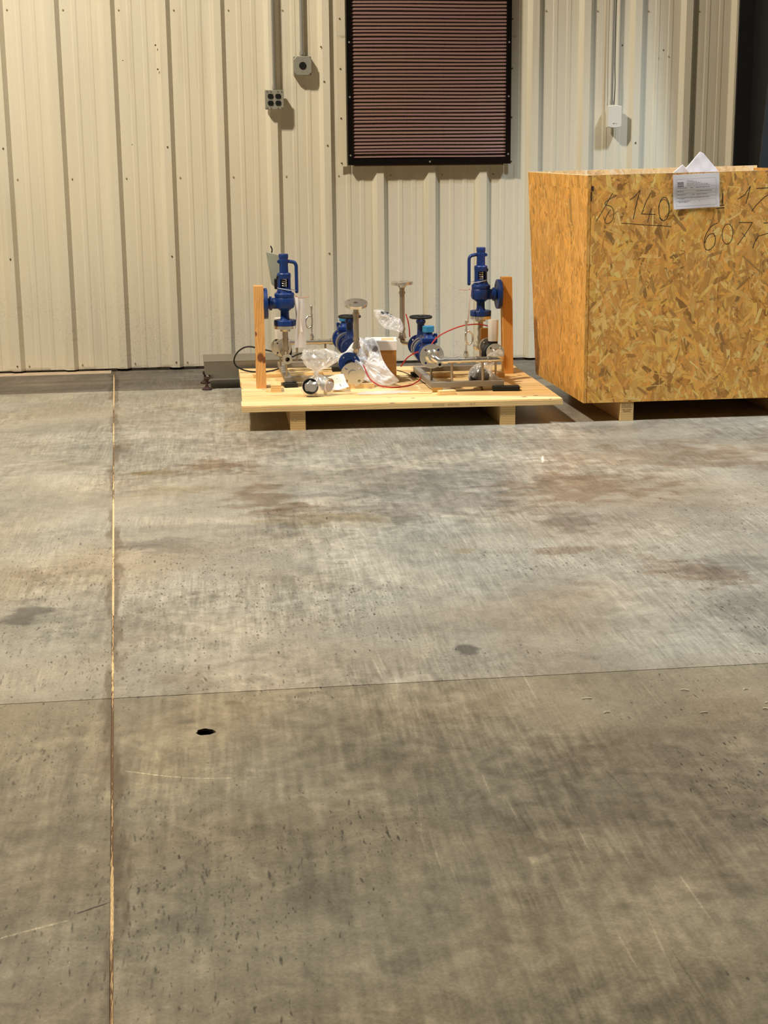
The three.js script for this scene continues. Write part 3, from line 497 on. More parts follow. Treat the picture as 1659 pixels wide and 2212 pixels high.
  boxUV(F); { const uv = F.attributes.uv, p = F.attributes.position; for (let i = 0; i < p.count; i++) uv.setXY(i, (p.getX(i) + ox - CR.x0) / mw, (p.getY(i) - CR.y0) / mh); }
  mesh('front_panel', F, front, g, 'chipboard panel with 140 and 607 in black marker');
  mesh('panel_edge', boxUV(Hx([[fx0, CR.yl - .0004, CR.z1], [CR.x1, CR.yr - .0004, CR.z1], [CR.x1, CR.yr, CR.z1 - T], [fx0, CR.yl, CR.z1 - T], [fx0, CR.yl + .0006, CR.z1 + .0003], [CR.x1, CR.yr + .0006, CR.z1 + .0003], [CR.x1, CR.yr + .0006, CR.z1 - T - .0003], [fx0, CR.yl + .0006, CR.z1 - T - .0003]])), edge, g, 'pale raw top edge');
  // left panel stands a little loose: its far top corner leans outward
  const L = Hx([[CR.x0 - T, CR.y0, CR.z1 - .001], [CR.x0, CR.y0, CR.z1 - .001], [CR.x0, CR.y0, CR.z0], [CR.x0 - T, CR.y0, CR.z0], [CR.x0 - T, CR.yl, CR.z1 - .001], [CR.x0, CR.yl, CR.z1 - .001], [CR.x0 - .055, CR.yl + .004, CR.z0], [CR.x0 - T - .055, CR.yl + .004, CR.z0]]);
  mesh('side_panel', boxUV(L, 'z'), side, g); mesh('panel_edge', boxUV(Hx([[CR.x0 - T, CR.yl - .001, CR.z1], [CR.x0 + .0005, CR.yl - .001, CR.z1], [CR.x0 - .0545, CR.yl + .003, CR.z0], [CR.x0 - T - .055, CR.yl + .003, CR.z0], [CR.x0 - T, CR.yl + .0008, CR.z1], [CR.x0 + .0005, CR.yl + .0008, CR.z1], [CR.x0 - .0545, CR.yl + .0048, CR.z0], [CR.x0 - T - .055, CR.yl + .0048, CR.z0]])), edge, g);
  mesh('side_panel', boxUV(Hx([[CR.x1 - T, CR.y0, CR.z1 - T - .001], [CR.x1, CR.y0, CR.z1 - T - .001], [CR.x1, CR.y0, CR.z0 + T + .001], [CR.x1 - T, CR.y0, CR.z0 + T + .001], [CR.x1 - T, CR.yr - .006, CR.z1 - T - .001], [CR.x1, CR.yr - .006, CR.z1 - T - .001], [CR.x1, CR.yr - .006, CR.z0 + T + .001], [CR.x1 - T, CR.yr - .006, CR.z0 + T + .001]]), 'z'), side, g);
  mesh('back_panel', boxUV(Hx([[CR.x0 + .001, CR.y0, CR.z0 + T], [CR.x1, CR.y0, CR.z0 + T], [CR.x1, CR.y0, CR.z0], [CR.x0 + .001, CR.y0, CR.z0], [CR.x0 - .052, CR.yl + .004, CR.z0 + T], [CR.x1, CR.yr + .006, CR.z0 + T], [CR.x1, CR.yr + .006, CR.z0], [CR.x0 - .052, CR.yl + .004, CR.z0]])), edge, g, 'pale inner face of the far panel');
  mesh('bottom_panel', boxUV(Hx([[CR.x0, CR.y0 - .001, CR.z1 - T - .001], [CR.x1 - T, CR.y0 - .001, CR.z1 - T - .001], [CR.x1 - T, CR.y0 - .001, CR.z0 + T + .001], [CR.x0, CR.y0 - .001, CR.z0 + T + .001], [CR.x0, CR.y0 + T, CR.z1 - T - .001], [CR.x1 - T, CR.y0 + T, CR.z1 - T - .001], [CR.x1 - T, CR.y0 + T, CR.z0 + T + .001], [CR.x0, CR.y0 + T, CR.z0 + T + .001]])), side, g);
  for (const x of [2.041, 2.83]) {
    const r = mesh('runner', boxUV(bx(.064, CR.y0 - .0012, CR.z1 - CR.z0 - .004, x - ox, (CR.y0 - .0012) / 2, 0, .002), 'z'), pineFoot, g);
    const st = document.createElement('canvas'); st.width = st.height = 128; const k = st.getContext('2d'); k.clearRect(0, 0, 128, 128); k.strokeStyle = 'rgba(70,44,18,.6)'; k.lineWidth = 4; k.strokeRect(8, 8, 112, 44); k.fillStyle = 'rgba(70,44,18,.55)'; for (const [a, b, w] of [[16, 20, 40], [64, 20, 44], [16, 36, 92], [14, 70, 34], [56, 70, 58], [22, 88, 80]]) k.fillRect(a, b, w, 8);
    const d = mesh('heat_stamp', new THREE.PlaneGeometry(.058, .058), std({ map: canvasTex(st), transparent: true, roughness: .8 }), r, 'blurred brown stamp on the end grain'); d.position.set(x - ox, .058, (CR.z1 - CR.z0) / 2 - .0015); d.castShadow = false;
  }
  for (const z of [1.65, 1.24]) mesh('light_block_board', boxUV(bx(.72, CR.y0 - .003, .036, 2.435 - ox, (CR.y0 - .001) / 2, z - oz, .002), 'x'), pineFoot, g);  // unseen boards added under the crate to keep bounce light out
  const nail = mesh('broken_corner', [bx(.010, .022, .008, fx0 - ox + .004, 1.07, CR.z1 - oz + .002, .002), bx(.006, .04, .005, fx0 - ox - .001, 1.035, CR.z1 - oz + .001, .001)], std({ color: 0x3b2814, roughness: .9 }), g, 'dark splintered nick at the corner');
}
// packing list in a clear sleeve
{
  const c = document.createElement('canvas'); c.width = 512; c.height = 380; const q = c.getContext('2d'), R = rng(13);
  q.fillStyle = '#f0ecf0'; q.fillRect(0, 0, 512, 380); q.strokeStyle = '#8b8890'; q.lineWidth = 2.5; q.strokeRect(34, 52, 440, 300);
  q.fillStyle = '#6d6b72'; q.fillRect(46, 84, 70, 16); q.fillRect(46, 104, 70, 12); q.fillRect(46, 122, 70, 14);
  const bars = (x, y, w, h, col) => { q.fillStyle = col; let a = x; while (a < x + w) { const l = 6 + R() * 22; q.fillRect(a, y, Math.min(l, x + w - a), h); a += l + 4; } };
  for (let i = 0; i < 5; i++) bars(150, 70 + i * 13, [70, 110, 150, 230, 250][i], 6, '#77757c');
  for (const y of [140, 176, 214, 250, 286]) { q.beginPath(); q.moveTo(40, y); q.lineTo(468, y - 2); q.stroke(); }
  for (const [x, y, w] of [[44, 148, 110], [190, 148, 30], [250, 146, 150], [44, 184, 70], [250, 186, 180], [44, 222, 100], [210, 222, 30], [260, 222, 120], [44, 258, 360], [70, 268, 60], [44, 294, 150], [60, 306, 100], [290, 296, 8]]) bars(x, y, w, 7, '#6f6d74');
  const t = canvasTex(c), geo = new THREE.PlaneGeometry(.217, .153, 12, 8), p = geo.attributes.position;
  for (let i = 0; i < p.count; i++) { const u = p.getX(i) / .217, v = p.getY(i) / .153; p.setZ(i, .0035 + .0035 * Math.sin(u * 5 + v * 3) * (.5 - v) + .002 * Math.sin(v * 9)); }
  geo.computeVertexNormals();
  const g = thing('packing_list', 'white printed packing list in a plastic sleeve hung on the crate front', 'document', [2.336, 1.0535, CR.z1 + .001]); g.rotation.z = .045;
  mesh('paper', geo, std({ map: t, roughness: .55 }), g);
  const film = geo.clone(); film.scale(1.03, 1.04, 1); film.translate(0, 0, .0012);
  mesh('sleeve', film, phy({ color: 0xffffff, transmission: .92, roughness: .12, ior: 1.45, thickness: 0, side: THREE.DoubleSide }), g, 'clear plastic sleeve');
}
// white foam sheet sticking out of the crate
{
  const R = rng(31), foam = std({ color: 0xeceaf0, roughness: .7, bumpMap: dataTex(256, 256, (i, j, c) => { const a = Math.sin(i * .30) * Math.sin(j * .30 + (Math.floor(i / 10.5) % 2) * 1.5); c[0] = c[1] = c[2] = 120 + 110 * a; }, false), bumpScale: .002 });
  const tri = (pts, th) => { const sh = new THREE.Shape(); pts.forEach((p, i) => i ? sh.lineTo(...p) : sh.moveTo(...p)); return new THREE.ExtrudeGeometry(sh, { depth: th, bevelEnabled: true, bevelSize: .002, bevelThickness: .002, bevelSegments: 2 }); };
  const g = thing('foam_sheet', 'white bubbled packing foam sheet peaking out of the crate top', 'packing foam', [2.35, 1.02, 2.08]);
  const a = mesh('folded_sheet', boxUV(tri([[-.06, 0], [-.055, .105], [-.01, .150], [.040, .205], [.055, .198], [.145, .095], [.15, 0]], .006), 'x'), foam, g); a.rotation.x = -.12;
  const b = mesh('folded_corner', boxUV(tri([[-.115, 0], [-.125, .085], [-.10, .118], [-.062, .148], [-.03, .115], [-.01, .08], [0, 0]], .005), 'x'), foam, g); b.position.z = .045; b.rotation.x = -.05;
  const c2 = mesh('folded_flap', boxUV(tri([[.02, 0], [.02, .10], [.09, .115], [.17, .09], [.17, 0]], .005), 'x'), foam, g); c2.position.z = .05;
}

// ---------------------------------------------------------------- platform scale by the wall
const brushed = std({ color: 0x9c978c, roughness: .42, metalness: .8 });
{
  const g = thing('platform_scale', 'low stainless steel platform scale standing on adjustable feet behind the pallet', 'scale', [.40, 0, .72]);
  const x0 = -.305, x1 = .36, zf = .13, zb = -.15;
  mesh('weighing_plate', bx(x1 - x0, .006, zf - zb, (x0 + x1) / 2, .153, (zf + zb) / 2, .002), brushed, g);
  mesh('skirt', hexa([[x0 + .004, .082, zf - .003], [x1 - .004, .082, zf - .003], [x1 - .004, .082, zb], [x0 + .004, .082, zb], [x0, .150, zf], [x1, .150, zf], [x1, .150, zb], [x0, .150, zb]]), brushed, g);
  mesh('lower_frame', hexa([[x0 + .035, .056, zf - .03], [x1 - .03, .056, zf - .03], [x1 - .03, .056, zb + .03], [x0 + .035, .056, zb + .03], [x0 + .018, .082, zf - .012], [x1 - .02, .082, zf - .012], [x1 - .02, .082, zb + .02], [x0 + .018, .082, zb + .02]]), brushed, g);
  const pad = std({ color: 0x3b2420, roughness: .7 }), rod = std({ color: 0x57413a, roughness: .5, metalness: .5 });
  for (const [x, z] of [[x0 + .012, zf - .009], [x0 + .006, zb + .03], [x1 - .03, zf - .03], [x1 - .03, zb + .03]]) {
    const f = mesh('levelling_foot', lathe([[0, 0], [.026, 0], [.027, .006], [.020, .012], [.010, .017], [.0095, .022], [0, .022]], 24).translate(x, 0, z), pad, g, 'dark red-brown levelling foot');
    mesh('threaded_rod', [cylY(.007, .007, .052, x, .018, z, 14), cylY(.013, .013, .010, x, .050, z, 6), bx(.032, .010, .03, x + .004, .063, z, .001)], rod, f);
  }
}
single('black_cable', capped([[.50, .150, 1.13], [.43, .125, 1.08], [.33, .124, 1.06], [.265, .150, 1.06], [.250, .190, 1.07], [.275, .235, 1.08], [.325, .258, 1.09], [.40, .243, 1.10], [.48, .225, 1.12], [.545, .205, 1.13], [.575, .215, 1.13], [.625, .225, 1.13], [.665, .212, 1.13], [.70, .192, 1.13]], .0042, 120, 10), blackPlastic, 'black power cable looping over the deck behind the knotty post', 'cable');

// ---------------------------------------------------------------- valve skids
const blue = std({ color: 0x0c3274, roughness: .45 }), blueDark = std({ color: 0x0a2658, roughness: .5 }), sky = std({ color: 0x2f86b4, roughness: .45 });
const steel = std({ color: 0xe2ddd2, roughness: .26, metalness: .88 }), steelDull = std({ color: 0xb9ae9c, roughness: .34, metalness: .88 }), turned = std({ color: 0xe0dbd0, roughness: .25, metalness: .9 });
const railMat = std({ color: 0x9a9286, roughness: .5, metalness: .4 }), amber = std({ color: 0x8a5a14, roughness: .5 }), whitePl = phy({ color: 0xece5da, roughness: .5, transmission: .25, thickness: 0 }), redTube = std({ color: 0xb42a1f, roughness: .5 });
const wireWhite = std({ color: 0xd8d4cc, roughness: .5 }), zip = std({ color: 0xd0705a, roughness: .6 }), paper = std({ color: 0xe9e6e6, roughness: .8, side: THREE.DoubleSide });
const boreMat = std({ color: 0x6d655a, roughness: .6, metalness: .5 });
function flangeZ(r, t, x, y, z, bolts, holeR = .006, bore = 0) {   // a drilled disc facing along z
  const sh = new THREE.Shape(); sh.absarc(0, 0, r, 0, Math.PI * 2);
  for (let i = 0; i < bolts; i++) { const a = (i + .5) / bolts * Math.PI * 2, h = new THREE.Path(); h.absarc(Math.cos(a) * r * .76, Math.sin(a) * r * .76, holeR, 0, Math.PI * 2, true); sh.holes.push(h); }
  if (bore) { const h = new THREE.Path(); h.absarc(0, 0, bore, 0, Math.PI * 2, true); sh.holes.push(h); }
  return new THREE.ExtrudeGeometry(sh, { depth: t, bevelEnabled: true, bevelSize: .001, bevelThickness: .001, bevelSegments: 2, curveSegments: 40 }).translate(x, y, z - t / 2);
}
function makeSkid(label, cx, cz, turned180, opt) {
  const B = .140, g = thing('valve_skid', label, 'valve skid', [cx, B, cz], 'pressure valve skids on the pallet'); if (turned180) g.rotation.y = Math.PI;
  const part = (n, geo, mat, parent, lab) => mesh(n, (Array.isArray(geo) ? mg(geo) : geo).translate(0, -B, 0), mat, parent || g, lab);
  const fx = .178, zb = -.262, zf = .305, rw = .032, rh = .026;
  // welded base frame
  const fr = part('base_frame', [bx(2 * fx, rh, rw, 0, B + rh / 2, zf - rw / 2, .002), bx(2 * fx, rh, rw, 0, B + rh / 2, zb + rw / 2, .002), bx(rw, rh, zf - zb - 2 * rw, -fx + rw / 2, B + rh / 2, (zf + zb) / 2, .002), bx(rw, rh, zf - zb - 2 * rw, fx - rw / 2, B + rh / 2, (zf + zb) / 2, .002)], railMat, g, 'grey welded steel frame');
  // header pipe with its fittings
  const hy = .268, hz = zf - .012, r = .0135;
  const hd = part('header_pipe', [pipePath([[-.142, hy, hz], [.172, hy, hz], [.172, hy, -.20]], r, .03), cylX(r * 1.35, .022, -.118, hy, hz), cylX(r * 1.3, .016, -.05, hy, hz), cylX(r * 1.3, .016, .04, hy, hz), cylX(r * 1.3, .016, .10, hy, hz)], steel);
  for (const x of [-.075, .075]) part('support_leg', [cylY(.0062, .0062, hy - r - B - rh + .004, x, B + rh - .002, hz, 14)], steelDull, g);
  // open pipe end at the start of the header
  part('pipe_end', [lathe([[.0075, .0], [.0125, .0], [.0135, .004], [.0135, .045], [.0075, .045]], 28).rotateX(Math.PI / 2).translate(-.138, .254, hz - .012)], steel, hd);
  part('pipe_plug', [cylZ(.0076, .008, -.138, .254, hz - .010, 20)], boreMat, hd);
  // siphon with loop
  const sx = -.005, sp = part('gauge_siphon', [capped([[sx, hy, hz], [sx, .335, hz], [sx - .003, .362, hz + .004], [sx - .003, .395, hz + .004], [sx + .012, .405, hz - .004], [sx + .030, .388, hz - .01], [sx + .033, .362, hz - .01], [sx + .02, .342, hz - .006], [sx + .004, .348, hz], [sx - .002, .37, hz + .001], [sx, .41, hz], [sx, .455, hz]], .0048, 110, 10)], steel, g, 'coiled steel gauge siphon');
  part('hex_nut', [cylY(.0125, .0125, .016, sx, hy + .016, hz, 6), cylY(.011, .0085, .012, sx, hy + .0318, hz, 18)], steel, sp);
  part('hex_nut', cylY(.0075, .0075, .02, sx, .437, hz, 6), steel, sp); part('hex_nut', cylY(.0078, .0078, .012, sx, .404, hz, 6), steel, sp);
  // main line along the other rail
  const mx = -.165, my = .286;
  const ml = part('main_line', [cylZ(.016, .52, mx, my, -.26, 24), cylZ(.020, .03, mx, my, .232, 24, .034)], steel);
  for (const z of opt.discs) part('steel_flange', [flangeZ(.057, .010, mx, my, z, 4, .0065), cylZ(.034, .018, mx, my, z + .005, 32, .022)], turned, ml, 'bright turned steel flange');
  part('reducer', [pipePath([[mx, my, .262], [mx + .004, my - .004, .285], [-.138, hy - .002, hz], [-.10, hy, hz]], .0145, .008)], steel, ml);
  for (const z of [.06, .06]) part('frame_support', [cylY(.006, .006, my - .02 - B - rh + .02, mx, B + rh - .002, z === .06 ? .235 : z, 12)], steelDull, g);
  // pressure reducing valve with pale blue cap
  const pv = part('reducing_valve', [flangeZ(.056, .014, mx, my, .228, 4, .0055), flangeZ(.056, .014, mx, my, .075, 4, .0055), lathe([[.030, -.08], [.036, -.05], [.046, -.02], [.046, .02], [.036, .05], [.030, .08]], 28).rotateX(Math.PI / 2).translate(mx, my, .152), cylY(.034, .036, .045, mx, my + .022, .152, 28)], blue, g, 'deep blue cast valve body');
  part('bonnet', [bx(.078, .026, .078, mx, .352, .152, .006), lathe([[.030, .363], [.024, .372], [.020, .384], [.020, .392], [0, .392]], 28).translate(mx, 0, .152), bx(.018, .02, .018, mx + .034, .372, .152, .003)], blue, pv);
  { const l = []; for (let i = 0; i < 48; i++) { const a = i / 48 * Math.PI * 2, rr = .0235 * (1 + .13 * Math.cos(6 * a)); l.push([rr * Math.cos(a), rr * Math.sin(a)]); } const sh = new THREE.Shape(l.map(p => new THREE.Vector2(...p))); part('cap', new THREE.ExtrudeGeometry(sh, { depth: .024, bevelEnabled: true, bevelSize: .002, bevelThickness: .003, bevelSegments: 2 }).rotateX(-Math.PI / 2).translate(mx, .392, .152), sky, pv, 'pale blue fluted cap'); }
  for (const [dx, dz] of [[-1, -1], [1, -1], [-1, 1], [1, 1]]) part('bolt', [cylY(.005, .005, .008, mx + dx * .03, .364, .152 + dz * .03, 6)], steelDull, pv);
  // globe valve with black handwheel
  const gz = -.085, gv = part('globe_valve', [flangeZ(.052, .014, mx, my, gz + .085, 4, .0055), flangeZ(.052, .014, mx, my, gz - .085, 4, .0055), lathe([[.028, -.08], [.034, -.05], [.044, -.018], [.044, .018], [.034, .05], [.028, .08]], 28).rotateX(Math.PI / 2).translate(mx, my, gz), lathe([[.030, my + .01], [.030, my + .04], [.024, my + .05], [.0185, my + .07], [.0175, my + .115], [.024, my + .125], [.024, my + .135], [.013, my + .142], [0, my + .142]], 28).translate(mx, 0, gz)], blueDark, g, 'dark blue globe valve body');
  const wheel = part('handwheel', [new THREE.TorusGeometry(.051, .0068, 10, 40).rotateX(Math.PI / 2).translate(mx, .437, gz), cylY(.013, .013, .014, mx, .429, gz, 18), ...[0, 1, 2, 3].map(i => bx(.10, .007, .009, 0, 0, 0, .002).rotateY(i * Math.PI / 4).translate(mx, .436, gz))], blackPlastic, gv, 'black handwheel');
  part('valve_stem', [cylY(.006, .006, .03, mx, .420, gz, 12)], steel, gv);
  // riser with flat flange
  const [rx, rz, rt] = opt.riser;
  const rs = part('riser_pipe', [pipePath([[mx, my, -.2], [rx, my, rz], [rx, rt - .012, rz]], .0135, .02), cylY(.0165, .0165, .012, rx, rt - .055, rz, 22), cylY(.0165, .0165, .012, rx, my + .06, rz, 22), cylY(.022, .0145, .03, rx, my + .02, rz, 22)], steelDull, g, 'brownish steel riser');
  const tf = flangeZ(.056, .013, 0, 0, 0, 4, .0075, .0125); tf.rotateX(-Math.PI / 2); tf.rotateX(turned180 ? -.27 : .02).rotateZ(turned180 ? -.015 : .03); tf.translate(rx, rt, rz);
  part('top_flange', [tf, lathe([[.0125, rt - .022], [.018, rt - .022], [.026, rt - .008], [.0125, rt - .008], [.0125, rt - .022]], 24).translate(rx, 0, rz)], steel, rs, 'drilled round steel flange'); 
  if (opt.low) {   // line leg that drops to a blind flange low at the end
    const [lx, ly, lz] = opt.low;
    const lo = part('drop_leg', [pipePath([[mx, my - .01, -.215], [lx, ly + .015, lz + .04], [lx, ly, lz]], .019, .03)], steelDull, g);
    part('end_flange', [flangeZ(.0575, .012, lx, ly, lz - .004, 4, .0075), cylZ(.022, .022, lx, ly, lz - .03, 28)], turned, lo, 'large bright steel end flange');
    part('strainer_body', [flangeZ(.052, .016, lx + .008, ly + .045, lz + .075, 4, .006), lathe([[.026, -.05], [.036, -.02], [.040, .01], [.034, .045]], 28).rotateX(Math.PI / 2).translate(lx + .006, ly + .04, lz + .11)], blue, lo, 'deep blue strainer body');
  }
  // return line with sensor valve
  const qx = .178; const sv = part('sensor_valve', [bx(.050, .060, .055, qx, .268, .02, .012), cylY(.026, .026, .030, qx, .290, .02, 28), lathe([[.018, -.05], [.030, -.03], [.036, 0], [.030, .03], [.018, .05]], 24).rotateX(Math.PI / 2).translate(qx - .008, .262, .02), capped([[qx, .305, .02], [qx - .022, .296, .03], [qx - .040, .272, .035], [qx - .042, .245, .035]], .017, 24, 14)], blackPlastic, g, 'black valve body');
  part('white_cap', [lathe([[0, .322], [.0245, .322], [.0245, .336], [.0255, .352], [.0255, .424], [.0235, .428], [0, .429]], 32).translate(qx + .003, 0, .02)], whitePl, sv, 'tall translucent white cap');
  part('steel_flange', [flangeZ(.044, .010, qx, .272, .092, 4, .0055), cylZ(.024, .022, qx, .272, .094, 28, .015)], turned, g, 'bright turned steel flange');
  part('steel_flange', [flangeZ(.044, .010, qx - .004, .285, -.06, 4, .0055), cylZ(.020, .03, qx - .004, .285, -.10, 28)], turned, g, 'bright turned steel flange');
  part('bolt', [cylZ(.006, .03, qx - .03, .250, -.075, 6), cylZ(.006, .03, qx + .026, .250, -.075, 6), cylZ(.006, .03, qx - .03, .315, -.075, 6)], steelDull, g);
  // safety valve riser and open tail
  const vx = .170, vz = -.250;
  const st = part('valve_riser', [cylY(.0135, .0135, .15, vx, .248, vz, 22), cylY(.0155, .0155, .010, vx, .345, vz, 22), cylY(.0165, .0165, .016, vx, .300, vz, 22), pipePath([[vx, .268, vz + .01], [qx, .270, -.08]], .0125)], steelDull);
  part('inlet_counter_flange', [cylY(.054, .054, .015, vx, .4035, vz, 40), cylY(.028, .022, .014, vx, .391, vz, 28).rotateX(0)], steel, st, 'bright steel counter flange');
  part('open_tail', [lathe([[.0113, .0], [.0225, .0], [.0245, .003], [.0245, .022], [.0165, .034], [.0150, .060], [.0113, .060], [.0113, .0]], 32).rotateX(Math.PI / 2).translate(vx - .004, .259, vz - .062)], steel, st, 'open threaded pipe end');
  part('tail_plug', [cylZ(.0114, .010, vx - .004, .259, vz - .012, 24)], boreMat, st);
  part('support_leg', [cylY(.0055, .0055, .085, vx - .002, B + rh - .002, vz + .006, 12)], steelDull, g);
  for (const z of [-.02]) part('support_leg', [cylY(.0055, .0055, .09, qx - .004, B + rh - .002, .12, 12)], steelDull, g);
  // spring safety valve
  const A = (pts, s = 36, a0, a1) => lathe(pts, s, a0, a1).translate(vx, 0, vz);
  const body = part('safety_valve', [A([[0, .4195], [.052, .4195], [.054, .422], [.054, .443], [.052, .446], [.026, .448], [.0215, .456], [.0205, .488], [.030, .497], [.046, .506], [.050, .520], [.050, .548], [.046, .556], [0, .556]]), cylX(.028, .08, vx, .527, vz, 30, .026), cylX(.034, .012, vx + .062, .527, vz, 30)], blue, g, 'deep blue spring safety valve');
  const of = flangeZ(.0735, .017, 0, 0, 0, 4, .007); of.rotateY(Math.PI / 2); of.rotateZ(-.02); of.translate(vx + .0925, .527, vz); part('outlet_flange', [of, cylX(.050, .003, vx + .101, .527, vz, 36)], blue, body);
  part('bonnet_flange', [A([[0, .557], [.046, .557], [.0485, .560], [.0485, .572], [.045, .577], [.038, .580], [.034, .592], [.032, .602], [0, .602]]), ...[0, 1, 2, 3].map(i => cylY(.0055, .0055, .012, vx + .040 * Math.cos(i * 1.57 + .78), .575, vz + .040 * Math.sin(i * 1.57 + .78), 6))], blue, body);
  const yp = [[.024, .600], [.0325, .600], [.0325, .648], [.0335, .652], [.0335, .668], [.030, .672], [.024, .672], [.024, .600]];
  part('bonnet', [A(yp, 12, .62, 1.9), A(yp, 12, .62 + Math.PI, 1.9), A([[.018, .645], [.0325, .645], [.0335, .652], [.0335, .668], [.030, .673], [.0225, .674], [.0215, .715], [.0235, .728], [.0235, .735], [.0215, .740], [.0235, .746], [.0235, .760], [.0215, .764], [0, .764]])], blue, body);
  const sp2 = []; for (let i = 0; i <= 60; i++) { const t = i / 60 * Math.PI * 2 * 4; sp2.push([vx + .0205 * Math.cos(t), .603 + .044 * i / 60, vz + .0205 * Math.sin(t)]); }
  part('spring', [tube(sp2, .0030, 160, 8)], std({ color: 0xd8d6cc, roughness: .25, metalness: .9 }), body, 'bright coil spring'); part('spindle', [cylY(.009, .009, .05, vx, .600, vz, 16)], boreMat, body);
  const lv = []; for (let i = 0; i <= 20; i++) { const t = i / 20; lv.push(t < .35 ? [vx - .015 - .030 * (t / .35), .728 - .004 * (t / .35) * (t / .35), vz] : [vx - .045 - .016 * Math.sin(Math.min(1, (t - .35) / .2) * 1.57), .724 - .024 * (1 - Math.cos(Math.min(1, (t - .35) / .2) * 1.57)) - Math.max(0, t - .55) / .45 * .118, vz]); }
  part('lever', [(() => { const t = tube(lv, .0085, 60, 12); const p = t.attributes.position; for (let i = 0; i < p.count; i++) p.setZ(i, vz + (p.getZ(i) - vz) * 1.3); t.computeVertexNormals(); return t; })(), new THREE.SphereGeometry(.0088, 12, 10).translate(...lv[20]), cylZ(.0085, .03, vx + .0225, .727, vz - .015, 14)], blue, body, 'curved blue lifting lever');
  part('lever_pin', [cylZ(.004, .04, vx + .031, .655, vz - .02, 10), bx(.006, .012, .012, vx + .034, .648, vz, .002)], blackPlastic, body);
  const rg = []; for (let i = 0; i < 30; i++) { const a = i / 30 * Math.PI * 2, x = .044 * Math.cos(a) - .012, z = .038 * Math.sin(a); rg.push([vx + x, .596 - .0 + .18 * x * (turned180 ? .9 : .9), vz + z]); }
  part('seal_wire', [tube(rg, .0016, 90, 6, true)], wireWhite, body, 'thin white seal wire');
  const zs = turned180 ? -1 : 1;
  part('zip_tie', [capped([[vx - .055, .568, vz + .01 * zs], [vx - .060, .556, vz + .016 * zs], [vx - .085, .553, vz + .02 * zs], [vx - .118, .556, vz + .022 * zs]], .0012, 30, 6), bx(.008, .007, .006, vx - .058, .556, vz + .014 * zs, .001)], zip, body, 'pale orange zip tie');
  return { g, part, body, vx, vz, mx, my, B };
}
const skidR = makeSkid('valve skid with its blue safety valve braced by the amber post next to the crate', 1.333, 1.60, false, { discs: [.258, .040, -.03], riser: [-.225, -.32, .587] });
const skidL = makeSkid('valve skid with its blue safety valve braced by the knotty post near the scale', .657, 1.33, true, { discs: [.258, .040], riser: [-.172, -.315, .522], low: [-.145, .187, -.375] });
{ // only on the left-hand skid: hanging papers and a wrapped box behind the valve
  const { g, part, body, vx, vz } = skidL;
  const sheet = (w, h, bend, x, y, z, ry, rz) => { const p = new THREE.PlaneGeometry(w, h, 6, 14), a = p.attributes.position; for (let i = 0; i < a.count; i++) { const u = a.getX(i) / w, v = a.getY(i) / h; a.setZ(i, bend * Math.sin(v * 3 + u) + .004 * Math.sin(u * 6)); a.setX(i, a.getX(i) * (1 - .55 * (v + .5)) - .02 * v); } p.computeVertexNormals(); p.rotateY(ry); p.rotateZ(rz); p.translate(x, y, z); return p; };
  part('paper_tag', [sheet(.066, .240, .010, vx - .074, .432, vz - .045, Math.PI + .5, .06)], paper, g, 'white paper tag hanging from the valve');
  part('paper_tag', [sheet(.052, .165, .014, vx - .060, .475, vz - .030, Math.PI - .8, .12)], paper, g, 'white paper tag hanging from the valve');
  const wrap = phy({ color: 0xb9bdac, roughness: .4, transmission: .25, thickness: 0 });
  part('wrapped_box', [hexa([[vx + .022, .585, vz + .085], [vx + .058, .615, vz + .085], [vx + .058, .615, vz + .045], [vx + .022, .585, vz + .045], [vx + .020, .755, vz + .085], [vx + .080, .770, vz + .085], [vx + .080, .770, vz + .045], [vx + .020, .755, vz + .045]])], wrap, g, 'grey-green box wrapped in plastic behind the valve');
  part('cable_stub', [capped([[vx + .052, .768, vz + .065], [vx + .050, .782, vz + .065], [vx + .056, .797, vz + .065]], .0032, 20, 8)], blackPlastic, g); part('black_clip', [bx(.022, .05, .03, vx + .034, .618, vz + .035, .004)], blackPlastic, g);
}
{ // only on the right-hand skid: amber block, hanging strip
  const { g, part, vx, vz } = skidR;
  part('terminal_block', [bx(.048, .055, .03, vx + .012, .335, vz + .06, .003)], amber, g, 'amber plastic block behind the white cap');
  part('hanging_strip', [hexa([[vx - .088, .395, vz + .1], [vx - .080, .395, vz + .1], [vx - .080, .395, vz + .0985], [vx - .088, .395, vz + .0985], [vx - .060, .575, vz + .03], [vx - .053, .575, vz + .03], [vx - .053, .575, vz + .0285], [vx - .060, .575, vz + .0285]])], std({ color: 0xb9a698, roughness: .7 }), g, 'thin hanging paper strip');
}
// pads under the frames
for (const [x, z, w, d, t, h, lab] of [[.505, 1.60, .065, .06, .1, .021, 'small black rubber pad under the skid frame beside the knotty post'], [1.520, 1.905, .13, .055, -.12, .0215, 'long black rubber pad sticking out from under the skid frame near the crate'], [.80, 1.09, .08, .05, 0, .021, 'black rubber pad under the far corner of the skid frame by the scale'], [1.17, 1.37, .06, .06, 0, .0215, 'black rubber pad under the skid frame behind the carton']])
  { const m = single('rubber_pad', bx(w, h, d, 0, h / 2, 0, .003), std({ color: 0x15170f, roughness: .8 }), lab, 'rubber pad', [x, DT, z]); m.rotation.y = t; }
for (const [x, z, lab] of [[1.19, 1.875, 'thin pine shim under the front corner of the skid frame by the carton'], [1.47, 1.37, 'thin pine shim under the rear corner of the skid frame by the crate'], [.80, 1.565, 'thin pine shim under the skid frame behind the steel end flange'], [.50, 1.095, 'thin pine shim under the far corner of the skid frame behind the knotty post']]) block(lab, .05, .0215, .04, x, DT, z, 0, pineFoot, 'wood_shim');

